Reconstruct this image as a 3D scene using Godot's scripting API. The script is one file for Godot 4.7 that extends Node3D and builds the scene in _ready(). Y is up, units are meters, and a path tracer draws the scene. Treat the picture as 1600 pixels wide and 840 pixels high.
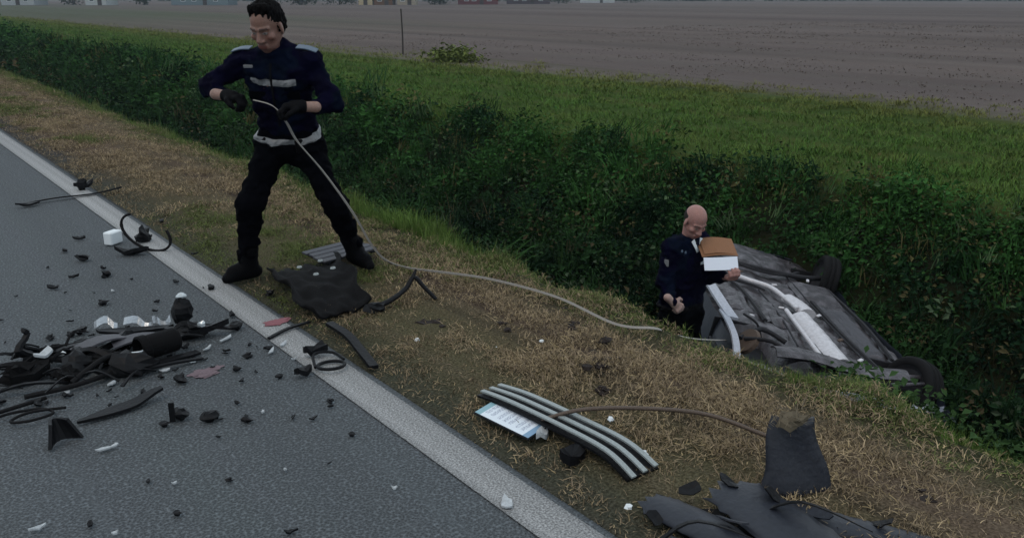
extends Node3D
# Dusk roadside: two officers, a car overturned in the ditch, crash debris along the white edge line.
# World: the road runs along -z, the ditch lies on the +x side, units are metres.

var taken := {}
var noise_a := FastNoiseLite.new()
var noise_b := FastNoiseLite.new()
var noise_c := FastNoiseLite.new()
var M := {}
var rng := RandomNumberGenerator.new()

# ---------------------------------------------------------------- bookkeeping
func numbered(called: String) -> String:
	if not taken.has(called):
		taken[called] = 0
		return called
	taken[called] += 1
	return "%s_%03d" % [called, taken[called]]

func tag(o: Node, label: String, category := "", group := "", kind := "") -> Node:
	if label != "": o.set_meta("label", label)
	if category != "": o.set_meta("category", category)
	if group != "": o.set_meta("group", group)
	if kind != "": o.set_meta("kind", kind)
	return o

func thing(called: String, label: String, category: String, at := Vector3.ZERO, turn := 0.0, group := "") -> Node3D:
	var o := Node3D.new()
	o.name = numbered(called)
	add_child(o)
	o.position = at
	o.rotation.y = turn
	tag(o, label, category, group)
	return o

func commit(st: SurfaceTool, m: Material, called: String, parent: Node = null) -> MeshInstance3D:
	var mi := MeshInstance3D.new()
	mi.mesh = st.commit()
	mi.material_override = m
	if parent == null:
		mi.name = numbered(called)
		add_child(mi)
	else:
		mi.name = called
		parent.add_child(mi, true)
	return mi

func new_st() -> SurfaceTool:
	var st := SurfaceTool.new()
	st.begin(Mesh.PRIMITIVE_TRIANGLES)
	st.set_smooth_group(-1)
	return st

func flat_done(st: SurfaceTool) -> SurfaceTool:
	st.generate_normals()
	return st

# ---------------------------------------------------------------- materials
func lin(r: float, g: float, b: float) -> Color:
	return Color(r, g, b).linear_to_srgb()

func noise_tex(freq: float, lo: float, hi: float, kind := FastNoiseLite.TYPE_SIMPLEX_SMOOTH, octaves := 4, size := 512, sd := 1) -> NoiseTexture2D:
	var n := FastNoiseLite.new()
	n.noise_type = kind
	n.frequency = freq
	n.fractal_octaves = octaves
	n.seed = sd
	var t := NoiseTexture2D.new()
	t.width = size
	t.height = size
	t.seamless = true
	t.noise = n
	var g := Gradient.new()
	g.set_color(0, Color(lo, lo, lo))
	g.set_color(1, Color(hi, hi, hi))
	t.color_ramp = g
	return t

func noise_nrm(freq: float, strength: float, kind := FastNoiseLite.TYPE_SIMPLEX_SMOOTH, octaves := 4, sd := 1) -> NoiseTexture2D:
	var n := FastNoiseLite.new()
	n.noise_type = kind
	n.frequency = freq
	n.fractal_octaves = octaves
	n.seed = sd
	var t := NoiseTexture2D.new()
	t.width = 512
	t.height = 512
	t.seamless = true
	t.as_normal_map = true
	t.bump_strength = strength
	t.noise = n
	return t

func mat(c: Color, rough: float, metal := 0.0, tex: Texture2D = null, scale := 1.0, nrm: Texture2D = null, nscale := 0.6, vcol := false, world := false) -> StandardMaterial3D:
	var m := StandardMaterial3D.new()
	m.albedo_color = c
	m.roughness = rough
	m.metallic = metal
	m.metallic_specular = 0.4
	m.vertex_color_use_as_albedo = vcol
	m.cull_mode = BaseMaterial3D.CULL_DISABLED
	if tex or nrm:
		m.uv1_triplanar = true
		m.uv1_world_triplanar = world
		m.uv1_scale = Vector3.ONE * scale
	if tex: m.albedo_texture = tex
	if nrm:
		m.normal_enabled = true
		m.normal_texture = nrm
		m.normal_scale = nscale
	return m

func make_materials() -> void:
	var soft := noise_tex(0.02, 0.80, 1.0)
	var grain := noise_tex(0.09, 0.45, 1.0, FastNoiseLite.TYPE_SIMPLEX_SMOOTH, 3, 512, 4)
	var speck := noise_tex(0.16, 0.40, 1.0, FastNoiseLite.TYPE_CELLULAR, 2, 512, 7)
	var bump := noise_nrm(0.07, 6.0)
	var stone := noise_nrm(0.14, 9.0, FastNoiseLite.TYPE_CELLULAR, 2, 9)
	var crease := noise_nrm(0.018, 5.0, FastNoiseLite.TYPE_SIMPLEX_SMOOTH, 3, 12)
	var blotch := noise_tex(0.012, 0.30, 1.0, FastNoiseLite.TYPE_SIMPLEX_SMOOTH, 5, 512, 21)
	M.asphalt = mat(Color.WHITE, 0.9, 0, speck, 1.1, stone, 0.6, true, true)
	M.paint = mat(Color.WHITE, 0.8, 0, grain, 2.0, stone, 0.6, true, true)
	M.soil = mat(Color.WHITE, 0.97, 0, grain, 1.4, bump, 1.0, true, true)
	M.leaf = mat(Color.WHITE, 0.62, 0, null, 1, null, 1, true)
	M.leaf.backlight_enabled = true
	M.leaf.backlight = Color(0.10, 0.16, 0.06)
	M.straw = mat(Color.WHITE, 0.9, 0, null, 1, null, 1, true)
	M.clod = mat(Color.WHITE, 1.0, 0, grain, 6, bump, 1, true)
	for q in [M.leaf, M.straw, M.soil, M.clod]: q.metallic_specular = .08
	M.black = mat(lin(.0065, .007, .0085), 0.5, 0, soft, 4, crease, 0.5)
	M.black_matt = mat(lin(.005, .005, .006), 0.85, 0, grain, 5, bump, 0.6)
	M.rubber = mat(lin(.008, .008, .009), 0.8, 0, soft, 5, bump, 0.3)
	for q in [M.black, M.black_matt, M.rubber]: q.metallic_specular = .25
	M.grey_plastic = mat(lin(.055, .055, .065), 0.6, 0, soft, 5, crease, 0.4)
	M.pale_plastic = mat(lin(.42, .45, .47), 0.5, 0, soft, 6)
	M.white_plastic = mat(lin(.56, .60, .62), 0.45)
	M.chrome = mat(lin(.42, .45, .48), 0.25, 0.55, soft, 8, crease, 0.8)
	M.alloy = mat(lin(.30, .335, .335), 0.5, 0.2, soft, 9, bump, 0.2)
	M.red_lens = mat(lin(.22, .06, .075), 0.5, 0, soft, 9)
	M.red_dust = mat(lin(.15, .105, .12), 0.7, 0, soft, 9)
	M.clear_lens = mat(lin(.55, .60, .62), 0.15, 0.3, soft, 9)
	M.car_paint = mat(lin(.020, .026, .042), 0.45, 0.1, soft, 2, crease, 0.25)
	M.car_paint.clearcoat_enabled = true
	M.car_paint.clearcoat = 0.4
	M.bumper_paint = mat(lin(.013, .016, .025), 0.5, 0.0, soft, 3, crease, 0.5)
	M.under = mat(lin(.140, .130, .146), 0.42, 0.25, blotch, 1.1, bump, 0.5)
	M.under_dark = mat(lin(.016, .016, .02), 0.8, 0, soft, 4, bump, 0.5)
	M.under_pale = mat(lin(.58, .57, .60), 0.45, 0.2, soft, 3, crease, 0.5)
	M.sill = mat(lin(.40, .42, .48), 0.5, 0.1, soft, 3, crease, 0.3)
	M.rust = mat(lin(.16, .115, .09), 0.8, 0.1, grain, 5, bump, 0.5)
	M.navy = mat(Color.WHITE, 0.9, 0, grain, 9, bump, 0.25, true)
	M.navy.metallic_specular = 0.12
	M.cloth_dark = mat(lin(.0030, .0034, .0055), 0.92, 0, grain, 9, bump, 0.25)
	M.cloth_dark.metallic_specular = 0.1
	M.leather = mat(lin(.005, .005, .006), 0.6, 0, soft, 12, bump, 0.3)
	M.skin = mat(Color.WHITE, 0.55, 0, soft, 7, null, 1, true)
	M.skin.subsurf_scatter_enabled = true
	M.skin.subsurf_scatter_strength = 0.15
	M.hair = mat(lin(.006, .0055, .006), 0.6, 0, grain, 14, bump, 0.9)
	M.hair_grey = mat(lin(.05, .045, .042), 0.7, 0, grain, 14, bump, 0.9)
	for q in [M.leather, M.hair, M.hair_grey]: q.metallic_specular = .12
	M.band = mat(lin(.30, .31, .32), 0.5, 0, grain, 14)
	M.band_blue = mat(lin(.13, .19, .27), 0.5, 0, grain, 14)
	M.tape = mat(lin(.50, .47, .43), 0.6, 0, grain, 6)
	M.rod = mat(lin(.15, .11, .085), 0.55, 0.2, grain, 5)
	M.paper = mat(lin(.62, .66, .74), 0.85)
	M.folder = mat(lin(.36, .17, .08), 0.75, 0, grain, 5)
	M.wood_post = mat(lin(.07, .06, .055), 0.9, 0, grain, 4)
	M.glass_dark = mat(lin(.03, .04, .05), 0.1)
	M.bark = mat(lin(.05, .042, .035), 0.95, 0, grain, 3)

# ---------------------------------------------------------------- ground shape
func smooth(t: float) -> float:
	t = clampf(t, 0.0, 1.0)
	return t * t * (3.0 - 2.0 * t)

const FIELD_Y := -0.35
func base_height(x: float) -> float:
	if x < 1.80: return -0.03
	if x < 3.3: return -0.015 + 0.03 * smooth((x - 1.80) / 0.5) - 0.03 * smooth((x - 2.6) / 0.7)
	var near := -1.85 * smooth(pow(clampf((x - 3.25) / 2.25, 0.0, 1.0), .85))
	if x < 6.7: return near
	var t := clampf((x - 6.7) / 2.3, 0.0, 1.0)
	return -1.85 + (1.85 + FIELD_Y) * lerpf(pow(t, 1.9), smooth(t), 0.3)

func height(x: float, z: float) -> float:
	var y := base_height(x)
	if x < 1.82: return y
	var n := noise_a.get_noise_2d(x * 1.0, z * 1.0)
	var f := noise_b.get_noise_2d(x, z)
	var amp := smooth((x - 1.82) / 0.3)
	y += amp * (n * 0.03 + f * 0.012)
	if x > 3.3 and x < 9.0: y += n * 0.10
	for d in [[2.72, -2.91, .10, -.045], [3.04, -3.59, .09, -.05], [2.45, -2.58, .09, -.03], [2.3, -3.75, .22, -.025], [2.56, -9.15, .3, -.03], [2.9, -3.1, .09, .05], [2.62, -2.75, .07, .035]]:
		var q := Vector2((x - d[0]) / d[2], (z - d[1]) / d[2]).length_squared()
		if q < 6.0: y += d[3] * exp(-q)
	if x > 15.0: y += noise_a.get_noise_2d(x * 0.25, z * 0.25) * 0.10
	return y

func soil_colour(x: float, z: float) -> Color:
	var n1 := noise_a.get_noise_2d(x * 1.3 + 40.0, z * 1.3)
	var n2 := noise_b.get_noise_2d(x * 0.8, z * 0.8 + 70.0)
	var n3 := noise_c.get_noise_2d(x, z)
	var straw := Color(.230, .176, .125).lerp(Color(.135, .098, .076), clampf(.5 + n1 * 1.1 + n2 * .5, 0, 1))
	var grit := Color(.085, .083, .082).lerp(Color(.055, .05, .045), clampf(.5 + n2, 0, 1))
	var green := Color(.050, .075, .032).lerp(Color(.08, .085, .045), clampf(.5 + n1, 0, 1))
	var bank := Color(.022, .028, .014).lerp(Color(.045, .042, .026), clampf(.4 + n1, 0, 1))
	var margin := Color(.056, .104, .026).lerp(Color(.105, .122, .036), clampf(.5 + n1 + n3 * .5, 0, 1))
	var field := Color(.225, .190, .176).lerp(Color(.150, .127, .120), clampf(.5 + n3 * .8 + n1 * .4, 0, 1))
	var c := grit.lerp(straw, smooth((x - 1.90 - n1 * .14) / 0.22))
	var gp := clampf((n3 + n1 * .5 - .12) * 2.2, 0, 1)
	c = c.lerp(green, gp * .6 * (1.0 - smooth((x - 2.3) / .5)))
	c = c.lerp(Color(.12, .120, .062), clampf(n3 * 1.4 + n1 * .7 - .1, 0, .35))
	c = c.lerp(Color(.052, .038, .033), .85 * smooth((noise_b.get_noise_2d(x * .45 + 3.0, z * .45) + n1 * .4 - .22) / .16) * smooth((x - 2.2) / .2))
	c = c.lerp(green, smooth((x - 2.95 - n1 * .25) / .4) * .8)
	# scraped bare soil where the car left the road
	for d in [[2.25, -3.85, .20], [2.72, -2.95, .16], [3.04, -3.6, .15], [2.3, -1.5, .3], [2.56, -9.1, .35], [2.42, -2.45, .2], [3.0, -4.2, .12]]:
		var q := Vector2((x - d[0]) / d[2], (z - d[1]) / d[2]).length_squared()
		if q < 8.0: c = c.lerp(Color(.050, .037, .033), .85 * exp(-q) * clampf(.8 + n2 * 1.6, 0, 1))
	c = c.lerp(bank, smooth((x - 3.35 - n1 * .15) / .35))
	c = c.lerp(margin, smooth((x - 8.6 - n1 * .4) / .5))
	field = field.lerp(Color(.130, .150, .105), .85 * smooth((-z - 42.0 + n1 * 4.0) / 30.0) * (1.0 - smooth((x - 30.0 + n3 * 3.0 + z * .06) / 9.0)))
	c = c.lerp(field, smooth((x - 16.0 - n1 * 1.3 - n3 * 1.6) / 1.6))
	return c

func steps(list: Array) -> PackedFloat32Array:   # [from, to, step, to, step ...]
	var out := PackedFloat32Array()
	var v: float = list[0]
	for i in range(1, list.size(), 2):
		var n := maxi(1, roundi((list[i] - v) / list[i + 1]))
		var d: float = (list[i] - v) / n
		for k in n: out.append(v + d * k)
		v = list[i]
	out.append(v)
	return out

func sheet_of_land(called: String, xs: PackedFloat32Array, zs: PackedFloat32Array, hf: Callable, cf: Callable, m: Material) -> MeshInstance3D:
	var nx := xs.size()
	var nz := zs.size()
	var vs := PackedVector3Array()
	var ns := PackedVector3Array()
	var cs := PackedColorArray()
	var ids := PackedInt32Array()
	var e := 0.03
	for j in nz:
		for i in nx:
			var x := xs[i]
			var z := zs[j]
			var y: float = hf.call(x, z)
			vs.append(Vector3(x, y, z))
			var dx: float = (hf.call(x + e, z) - y) / e
			var dz: float = (hf.call(x, z + e) - y) / e
			ns.append(Vector3(-dx, 1, -dz).normalized())
			cs.append(cf.call(x, z))
	for j in nz - 1:
		for i in nx - 1:
			var a := j * nx + i
			ids.append_array(PackedInt32Array([a, a + nx, a + 1, a + 1, a + nx, a + nx + 1]))
	var arr := []
	arr.resize(Mesh.ARRAY_MAX)
	arr[Mesh.ARRAY_VERTEX] = vs
	arr[Mesh.ARRAY_NORMAL] = ns
	arr[Mesh.ARRAY_COLOR] = cs
	arr[Mesh.ARRAY_INDEX] = ids
	var am := ArrayMesh.new()
	am.add_surface_from_arrays(Mesh.PRIMITIVE_TRIANGLES, arr)
	var mi := MeshInstance3D.new()
	mi.mesh = am
	mi.material_override = m
	mi.name = numbered(called)
	add_child(mi)
	tag(mi, "", "", "", "structure")
	return mi

func asphalt_colour(x: float, z: float) -> Color:
	var n1 := noise_a.get_noise_2d(x * .8, z * .8 + 11.0)
	var n3 := noise_c.get_noise_2d(x * 1.5, z * 1.5)
	var g := 0.178 + n1 * .045 + n3 * .03
	var c := Color(g * .86, g * .98, g * 1.07)
	var grime := exp(-pow((x - .85) / .6, 2.0) - pow((z + 4.2) / .55, 2.0)) * clampf(.55 + n1 * 1.5, 0, 1)
	c = c.lerp(Color(.05, .048, .05), grime * .45)
	c = c.lerp(Color(.20, .155, .165), .5 * exp(-pow((x - 1.15) / .12, 2.0) - pow((z + 3.0) / .2, 2.0)) * clampf(.5 + n1 * 2.0, 0, 1))
	c = c.lerp(Color(.09, .085, .08), smooth((x - 1.74) / .06) * .5)
	return c

func paint_colour(x: float, z: float) -> Color:
	var n1 := noise_a.get_noise_2d(x * 4.0, z * 4.0)
	var n2 := noise_b.get_noise_2d(x * 3.0, z * 3.0)
	var n3 := noise_c.get_noise_2d(x * 1.2 + 9.0, z * 1.2)
	var c := Color(.60, .61, .61)
	var rim := smooth((absf(x - 1.656) - .054 - n2 * .03) / .03)
	var wear := clampf(.36 + rim * .5 + n1 * .55 + n2 * .4 + n3 * .3, 0, .85)
	c = c.lerp(Color(.15, .155, .16), wear * .75)
	var dirt := exp(-pow((z + 4.0) / .45, 2.0)) * clampf(.35 + n2 * 1.4 + n1, 0, 1) + exp(-pow((z + 8.3) / .3, 2.0)) * .4
	return c.lerp(Color(.13, .125, .125), clampf(dirt * .8, 0, .9))

func build_ground() -> void:
	var zs := steps([1400.0, 200.0, 200.0, 30.0, 50.0, 3.0, 5.0, 1.2, .3, -6.5, .055, -11.0, .12, -22.0, .3, -45.0, .9, -110.0, 4.0, -400.0, 24.0, -1400.0, 200.0])
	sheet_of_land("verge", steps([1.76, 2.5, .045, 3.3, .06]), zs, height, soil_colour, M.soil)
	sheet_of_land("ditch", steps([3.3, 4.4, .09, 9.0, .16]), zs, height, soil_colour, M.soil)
	sheet_of_land("field_margin", steps([9.0, 19.0, .22]), zs, height, soil_colour, M.soil)
	sheet_of_land("field", steps([19.0, 45.0, .9, 150.0, 6.0, 500.0, 40.0, 1400.0, 150.0]), zs, height, soil_colour, M.soil)
	var flat := func(_x: float, _z: float) -> float: return -0.05
	var turf := func(x: float, z: float) -> Color: return Color(.07, .085, .04)
	sheet_of_land("ground", steps([-1400.0, -200.0, 200.0, -5.6, 40.0]), steps([1400.0, -1400.0, 200.0]), flat, turf, M.soil)
	# carriageway with a ragged broken edge
	var rx := steps([-5.8, -2.0, .5, 1.72, .1])
	rx.append_array(PackedFloat32Array([1.752, 1.775, 1.80, 1.83]))
	var ry := func(x: float, z: float) -> float:
		if x < 1.79 + noise_a.get_noise_2d(z * 1.5, 3.0) * .02: return 0.0 + noise_b.get_noise_2d(x * .3, z * .3) * .0015
		return -0.07
	var road := sheet_of_land("road", rx, steps([300.0, 40.0, 40.0, 4.0, 4.0, .3, .3, -9.0, .07, -20.0, .25, -60.0, 1.0, -300.0, 12.0]), ry, asphalt_colour, M.asphalt)
	var line_y := func(x: float, z: float) -> float: return 0.005 + noise_b.get_noise_2d(x * .3, z * .3) * .0015
	line_y.call(0.0, 0.0)
	var lx := steps([1.57, 1.742, .0172])
	sheet_of_land("edge_line", lx, steps([40.0, 4.0, 2.0, .3, .2, -8.0, .028, -16.0, .06, -40.0, .3, -300.0, 8.0]), line_y, paint_colour, M.paint)
	sheet_of_land("edge_line", steps([-5.2, -5.05, .05]), steps([60.0, -300.0, 4.0]), line_y, paint_colour, M.paint)
	road.set_meta("kind", "structure")

# ---------------------------------------------------------------- vegetation
func blade(st: SurfaceTool, root: Vector3, dir: Vector3, l: float, w: float, bend: float, c: Color) -> void:
	var side := dir.cross(Vector3.UP)
	if side.length() < 0.01: side = Vector3.RIGHT
	side = side.normalized()
	var out := Vector3(dir.x, 0, dir.z)
	var mid := root + dir * l * .55
	var tip := root + dir * l + (out * .6 + Vector3.DOWN * .5) * bend * l
	st.set_color(c)
	for v in [root - side * w, root + side * w, mid + side * w * .75, root - side * w, mid + side * w * .75, mid - side * w * .75, mid - side * w * .75, mid + side * w * .75, tip]:
		st.add_vertex(v)

func tuft(sd: int, count: int, spread: float, l0: float, l1: float, lean: float, w: float) -> ArrayMesh:
	var r := RandomNumberGenerator.new()
	r.seed = sd
	var st := new_st()
	for i in count:
		var a := r.randf() * TAU
		var d := Vector3(cos(a) * lean * r.randf_range(.3, 1.2), 1, sin(a) * lean * r.randf_range(.3, 1.2)).normalized()
		var at := Vector3(r.randf_range(-1, 1), 0, r.randf_range(-1, 1)) * spread
		var g := r.randf_range(.7, 1.25)
		blade(st, at, d, r.randf_range(l0, l1), w * r.randf_range(.7, 1.3), r.randf_range(.1, .7), Color(g, g, g * r.randf_range(.85, 1.1)))
	return flat_done(st).commit()

func leaf(st: SurfaceTool, at: Vector3, b: Basis, l: float, w: float, c: Color) -> void:
	st.set_color(c)
	var root := at
	var tip := at + b.z * l - b.y * l * .18
	var mid := at + b.z * l * .5 
	var lft := mid + b.x * w + b.y * w * .35
	var rgt := mid - b.x * w + b.y * w * .35
	for v in [root, lft, tip, root, tip, rgt]: st.add_vertex(v)

func leaf_clump(sd: int, count: int, radius: float, l0: float, l1: float) -> ArrayMesh:
	var r := RandomNumberGenerator.new()
	r.seed = sd
	var st := new_st()
	for i in count:
		var at := Vector3(r.randfn(), r.randfn() * .8, r.randfn()) * radius * .55
		var b := Basis.from_euler(Vector3(r.randf_range(-.9, .9), r.randf() * TAU, r.randf_range(-.8, .8)))
		var g := r.randf_range(.65, 1.35)
		var l := r.randf_range(l0, l1)
		leaf(st, at, b, l, l * r.randf_range(.26, .40), Color(g, g, g))
	return flat_done(st).commit()

func scatter(parent: Node3D, called: String, mesh: Mesh, xf: Array[Transform3D], cols: PackedColorArray, m: Material) -> void:
	var mm := MultiMesh.new()
	mm.transform_format = MultiMesh.TRANSFORM_3D
	mm.use_colors = true
	mm.mesh = mesh
	mm.instance_count = xf.size()
	for i in xf.size():
		mm.set_instance_transform(i, xf[i])
		mm.set_instance_color(i, cols[i])
	var mi := MultiMeshInstance3D.new()
	mi.multimesh = mm
	mi.material_override = m
	mi.name = called
	parent.add_child(mi, true)
	mi.set_meta("kind", "stuff")

func upright(at: Vector3, s: float, tilt: float) -> Transform3D:
	var b := Basis.from_euler(Vector3(rng.randf_range(-tilt, tilt), rng.randf() * TAU, rng.randf_range(-tilt, tilt)))
	return Transform3D(b.scaled(Vector3(s, s, s)), at)

# depth buckets: [z from, z to, density factor, size factor]
const BANDS := [[1.5, -7.0, 1.0, 1.0], [-7.0, -14.0, .62, 1.2], [-14.0, -26.0, .34, 1.6], [-26.0, -50.0, .16, 2.3], [-50.0, -110.0, .06, 3.6]]

var car_frame := Transform3D()
func blocked(p: Vector3) -> bool:   # inside the car or the standing officer
	var q: Vector3 = car_frame.affine_inverse() * p
	if absf(q.x) < .84 and absf(q.z) < 1.92 and q.y > -1.3 and q.y < .16: return true
	if Vector2(p.x - 4.96, p.z + 4.34).length() < .34: return true
	return false

func build_plants() -> void:
	rng.seed = 77
	# brambles filling the ditch and its far bank
	var brambles := thing("brambles", "dark green bramble thicket filling the ditch and its far bank", "undergrowth")
	brambles.set_meta("kind", "stuff")
	for v in 3:
		var xf: Array[Transform3D] = []
		var cs := PackedColorArray()
		for b in BANDS:
			var n := int(absf(b[0] - b[1]) * 5.2 * 150.0 * b[2])
			if v == 2: n = int(n * .45)
			for i in n:
				var z := rng.randf_range(b[1], b[0])
				var x := rng.randf_range(4.0, 9.15)
				if x < 4.7 and rng.randf() > (x - 3.9) * 1.1: continue
				var lump := noise_a.get_noise_2d(x * .9 + 13.0, z * .9)
				var top := .22 + lump * .42
				top *= lerpf(1.0, .30, smooth((x - 7.4) / 1.2))
				if x > 8.9 + .35 * noise_a.get_noise_2d(z * .45, 31.0) + .35 * noise_b.get_noise_2d(z * .35, x * .2) and rng.randf() < .85: continue
				if x > 7.6 and rng.randf() < .05: top += .22
				if x < 5.2 and z > -5.4: top *= .3
				if top < .06 and rng.randf() < .7: continue
				var y: float = height(x, z) + maxf(.03, top) * sqrt(rng.randf()) * (1.0 + .25 * (b[3] - 1.0))
				var p := Vector3(x, y, z)
				if blocked(p): continue
				xf.append(upright(p, b[3] * rng.randf_range(.75, 1.3), .5))
				var t := rng.randf()
				var g := rng.randf_range(.55, 1.35)
				var patch := clampf(.5 + noise_c.get_noise_2d(x * 2.2, z * 2.2) * 1.3 + lump * .5, 0, 1)
				var c := Color(.007, .018, .010).lerp(Color(.021, .052, .017), patch) * g
				if t > .95: c = Color(.055, .078, .048) * rng.randf_range(.6, 1.1)
				elif t > .85: c = Color(.024, .052, .019)
				elif t < .05: c = Color(.06, .05, .028)
				if x > 7.2: c = c.lerp(Color(c.r * 1.5, c.g * 1.7, c.b * 1.3), clampf((x - 7.2) * .8 + lump * .5, 0, 1))  # crest leaves greener and lightened, the lit upper edge put into their colour
				c.a = 1.0
				cs.append(c)
		scatter(brambles, "foliage", [leaf_clump(31, 17, .16, .028, .052), leaf_clump(32, 15, .17, .04, .075), tuft(33, 14, .09, .12, .34, .6, .005)][v], xf, cs, M.leaf)
	# mown dry verge
	var dry := thing("dry_grass", "short mown straw-coloured grass on the road verge", "grass")
	dry.set_meta("kind", "stuff")
	for v in 3:
		var xf: Array[Transform3D] = []
		var cs := PackedColorArray()
		for b in BANDS:
			var n := int(absf(b[0] - b[1]) * 1.45 * [1300.0, 1000.0, 700.0][v] * b[2])
			for i in n:
				var z := rng.randf_range(b[1], b[0])
				var x := rng.randf_range(1.83, 3.42)
				var n1 := noise_a.get_noise_2d(x * 1.6 + 5.0, z * 1.6)
				var n3 := noise_c.get_noise_2d(x, z)
				if rng.randf() > .72 + n1 * .9: continue
				if x < 2.02 and rng.randf() < .55: continue
				if noise_b.get_noise_2d(x * .45 + 3.0, z * .45) + noise_a.get_noise_2d(x * 1.3 + 40.0, z * 1.3) * .4 > .26 and x > 2.2 and rng.randf() < .75: continue
				xf.append(upright(Vector3(x, height(x, z) - .004, z), sqrt(b[3]) * rng.randf_range(.6, 1.25), .35))
				var g := rng.randf_range(.55, 1.35)
				var c := Color(.318, .246, .154).lerp(Color(.150, .115, .075), rng.randf()) * g
				var greenish := clampf((n3 + n1 * .5 - .05) * 1.8, 0, .8) * (1.0 - smooth((x - 2.35) / .5)) + smooth((x - 2.9) / .45) * .6 + clampf(n1 * .6 + n3 * .8 - .1, 0, .25)
				if rng.randf() < greenish: c = Color(.095, .118, .042) * g
				c.a = 1.0
				cs.append(c)
		var ms: ArrayMesh = [tuft(51, 12, .06, .015, .040, 1.8, .0017), tuft(52, 10, .06, .02, .055, 3.4, .0016), tuft(53, 10, .05, .02, .055, .9, .0017)][v]
		scatter(dry, "blades", ms, xf, cs, M.straw)
	# taller green grass along the lip of the ditch
	var lip := thing("green_grass", "tall green grass along the lip of the ditch", "grass")
	lip.set_meta("kind", "stuff")
	for v in 2:
		var xf: Array[Transform3D] = []
		var cs := PackedColorArray()
		for b in BANDS:
			var n := int(absf(b[0] - b[1]) * 1.7 * 170.0 * b[2])
			for i in n:
				var z := rng.randf_range(b[1], b[0])
				var x := 3.26 + absf(rng.randfn()) * .55
				if x > 5.2: continue
				var lush := .16 + .84 * maxf(exp(-pow((z + 5.9) / 1.3, 2.0)), exp(-pow((z + 1.6) / 1.25, 2.0)))
				if z < -8.0: lush = .40
				if rng.randf() > lush + noise_a.get_noise_2d(x * 2.0, z * 2.0) * .5: continue
				var p := Vector3(x, height(x, z) - .01, z)
				if blocked(p): continue
				var sz := lerpf(.28, .85, lush) * (.5 if z > -4.4 else 1.0) * rng.randf_range(.6, 1.2)
				if x < 3.4: sz *= .7
				xf.append(upright(p, sz * sqrt(b[3]), .15))
				var g := rng.randf_range(.6, 1.3)
				var c := Color(.075, .135, .028).lerp(Color(.17, .150, .085), rng.randf() * (1.15 - lush)) * g
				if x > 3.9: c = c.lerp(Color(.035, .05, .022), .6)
				c.a = 1.0
				cs.append(c)
		scatter(lip, "blades", tuft(61 + v, 12, .06, .12, .30, .45, .0026), xf, cs, M.leaf)
	# broad-leaved weeds in the wet end of the lip
	var weeds := thing("weeds", "broad-leaved green weeds between the verge and the wrecked car", "undergrowth")
	weeds.set_meta("kind", "stuff")
	var wx: Array[Transform3D] = []
	var wc := PackedColorArray()
	for i in 620:
		var z := -1.2 + rng.randfn() * .6
		if i % 3 == 0: z = rng.randf_range(-9, -4.6)
		var x := 3.5 + absf(rng.randfn()) * .42
		var p := Vector3(x, height(x, z) + rng.randf_range(.02, .12), z)
		if z < -2.2 and z > -4.8: continue
		if blocked(p): continue
		wx.append(upright(p, rng.randf_range(.5, 1.0), .4))
		var g := rng.randf_range(.6, 1.3)
		wc.append(Color(.030 * g, .060 * g, .022 * g))
	scatter(weeds, "foliage", leaf_clump(71, 12, .12, .035, .075), wx, wc, M.leaf)
	# grass strip between the brambles and the field
	var strip := thing("margin_grass", "bright green grass strip along the far side of the ditch", "grass")
	strip.set_meta("kind", "stuff")
	for v in 2:
		var xf: Array[Transform3D] = []
		var cs := PackedColorArray()
		for b in BANDS:
			var n := int(absf(b[0] - b[1]) * 9.0 * 75.0 * b[2])
			for i in n:
				var z := rng.randf_range(b[1], b[0])
				var x := rng.randf_range(8.5, 18.0)
				var nn := noise_a.get_noise_2d(x * 1.1, z * 1.1)
				if rng.randf() > .75 + nn * 1.3 - smooth((x - 14.8) / 3.0) * .75: continue
				xf.append(upright(Vector3(x, height(x, z) - .01, z), sqrt(b[3]) * 1.15 * rng.randf_range(.55, 1.15), .2))
				var g := rng.randf_range(.65, 1.3)
				var c := Color(.060, .118, .027).lerp(Color(.128, .132, .042), clampf(smooth((x - 12.5) / 4.0) * .8 + nn * .6, 0, 1)) * g
				c.a = 1.0
				cs.append(c)
		scatter(strip, "blades", tuft(81 + v, 12, .13, .04, .11, .9, .005), xf, cs, M.leaf)
	# clods and stubble of the ploughed field
	var clods := thing("soil_clods", "grey brown clods of soil on the ploughed field", "soil")
	clods.set_meta("kind", "stuff")
	for v in 2:
		var xf: Array[Transform3D] = []
		var cs := PackedColorArray()
		for i in 9000:
			var d := pow(rng.randf(), 1.6) * 50.0
			var x := 16.2 + d + rng.randf() * 1.5
			var z := rng.randf_range(-45.0, 2.0)
			if x < 18.5 and rng.randf() < .6: continue
			xf.append(upright(Vector3(x, height(x, z), z), (.30 + d * .008) * rng.randf_range(.4, 1.3), 3.0))
			var g := rng.randf_range(.6, 1.45)
			cs.append(Color(.23 * g, .19 * g, .172 * g))
		var st := new_st()
		lump(st, Vector3.ZERO, Vector3(.07, .045, .06), .35, 91 + v, 6, 4)
		scatter(clods, "clod", flat_done(st).commit(), xf, cs, M.clod)

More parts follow.
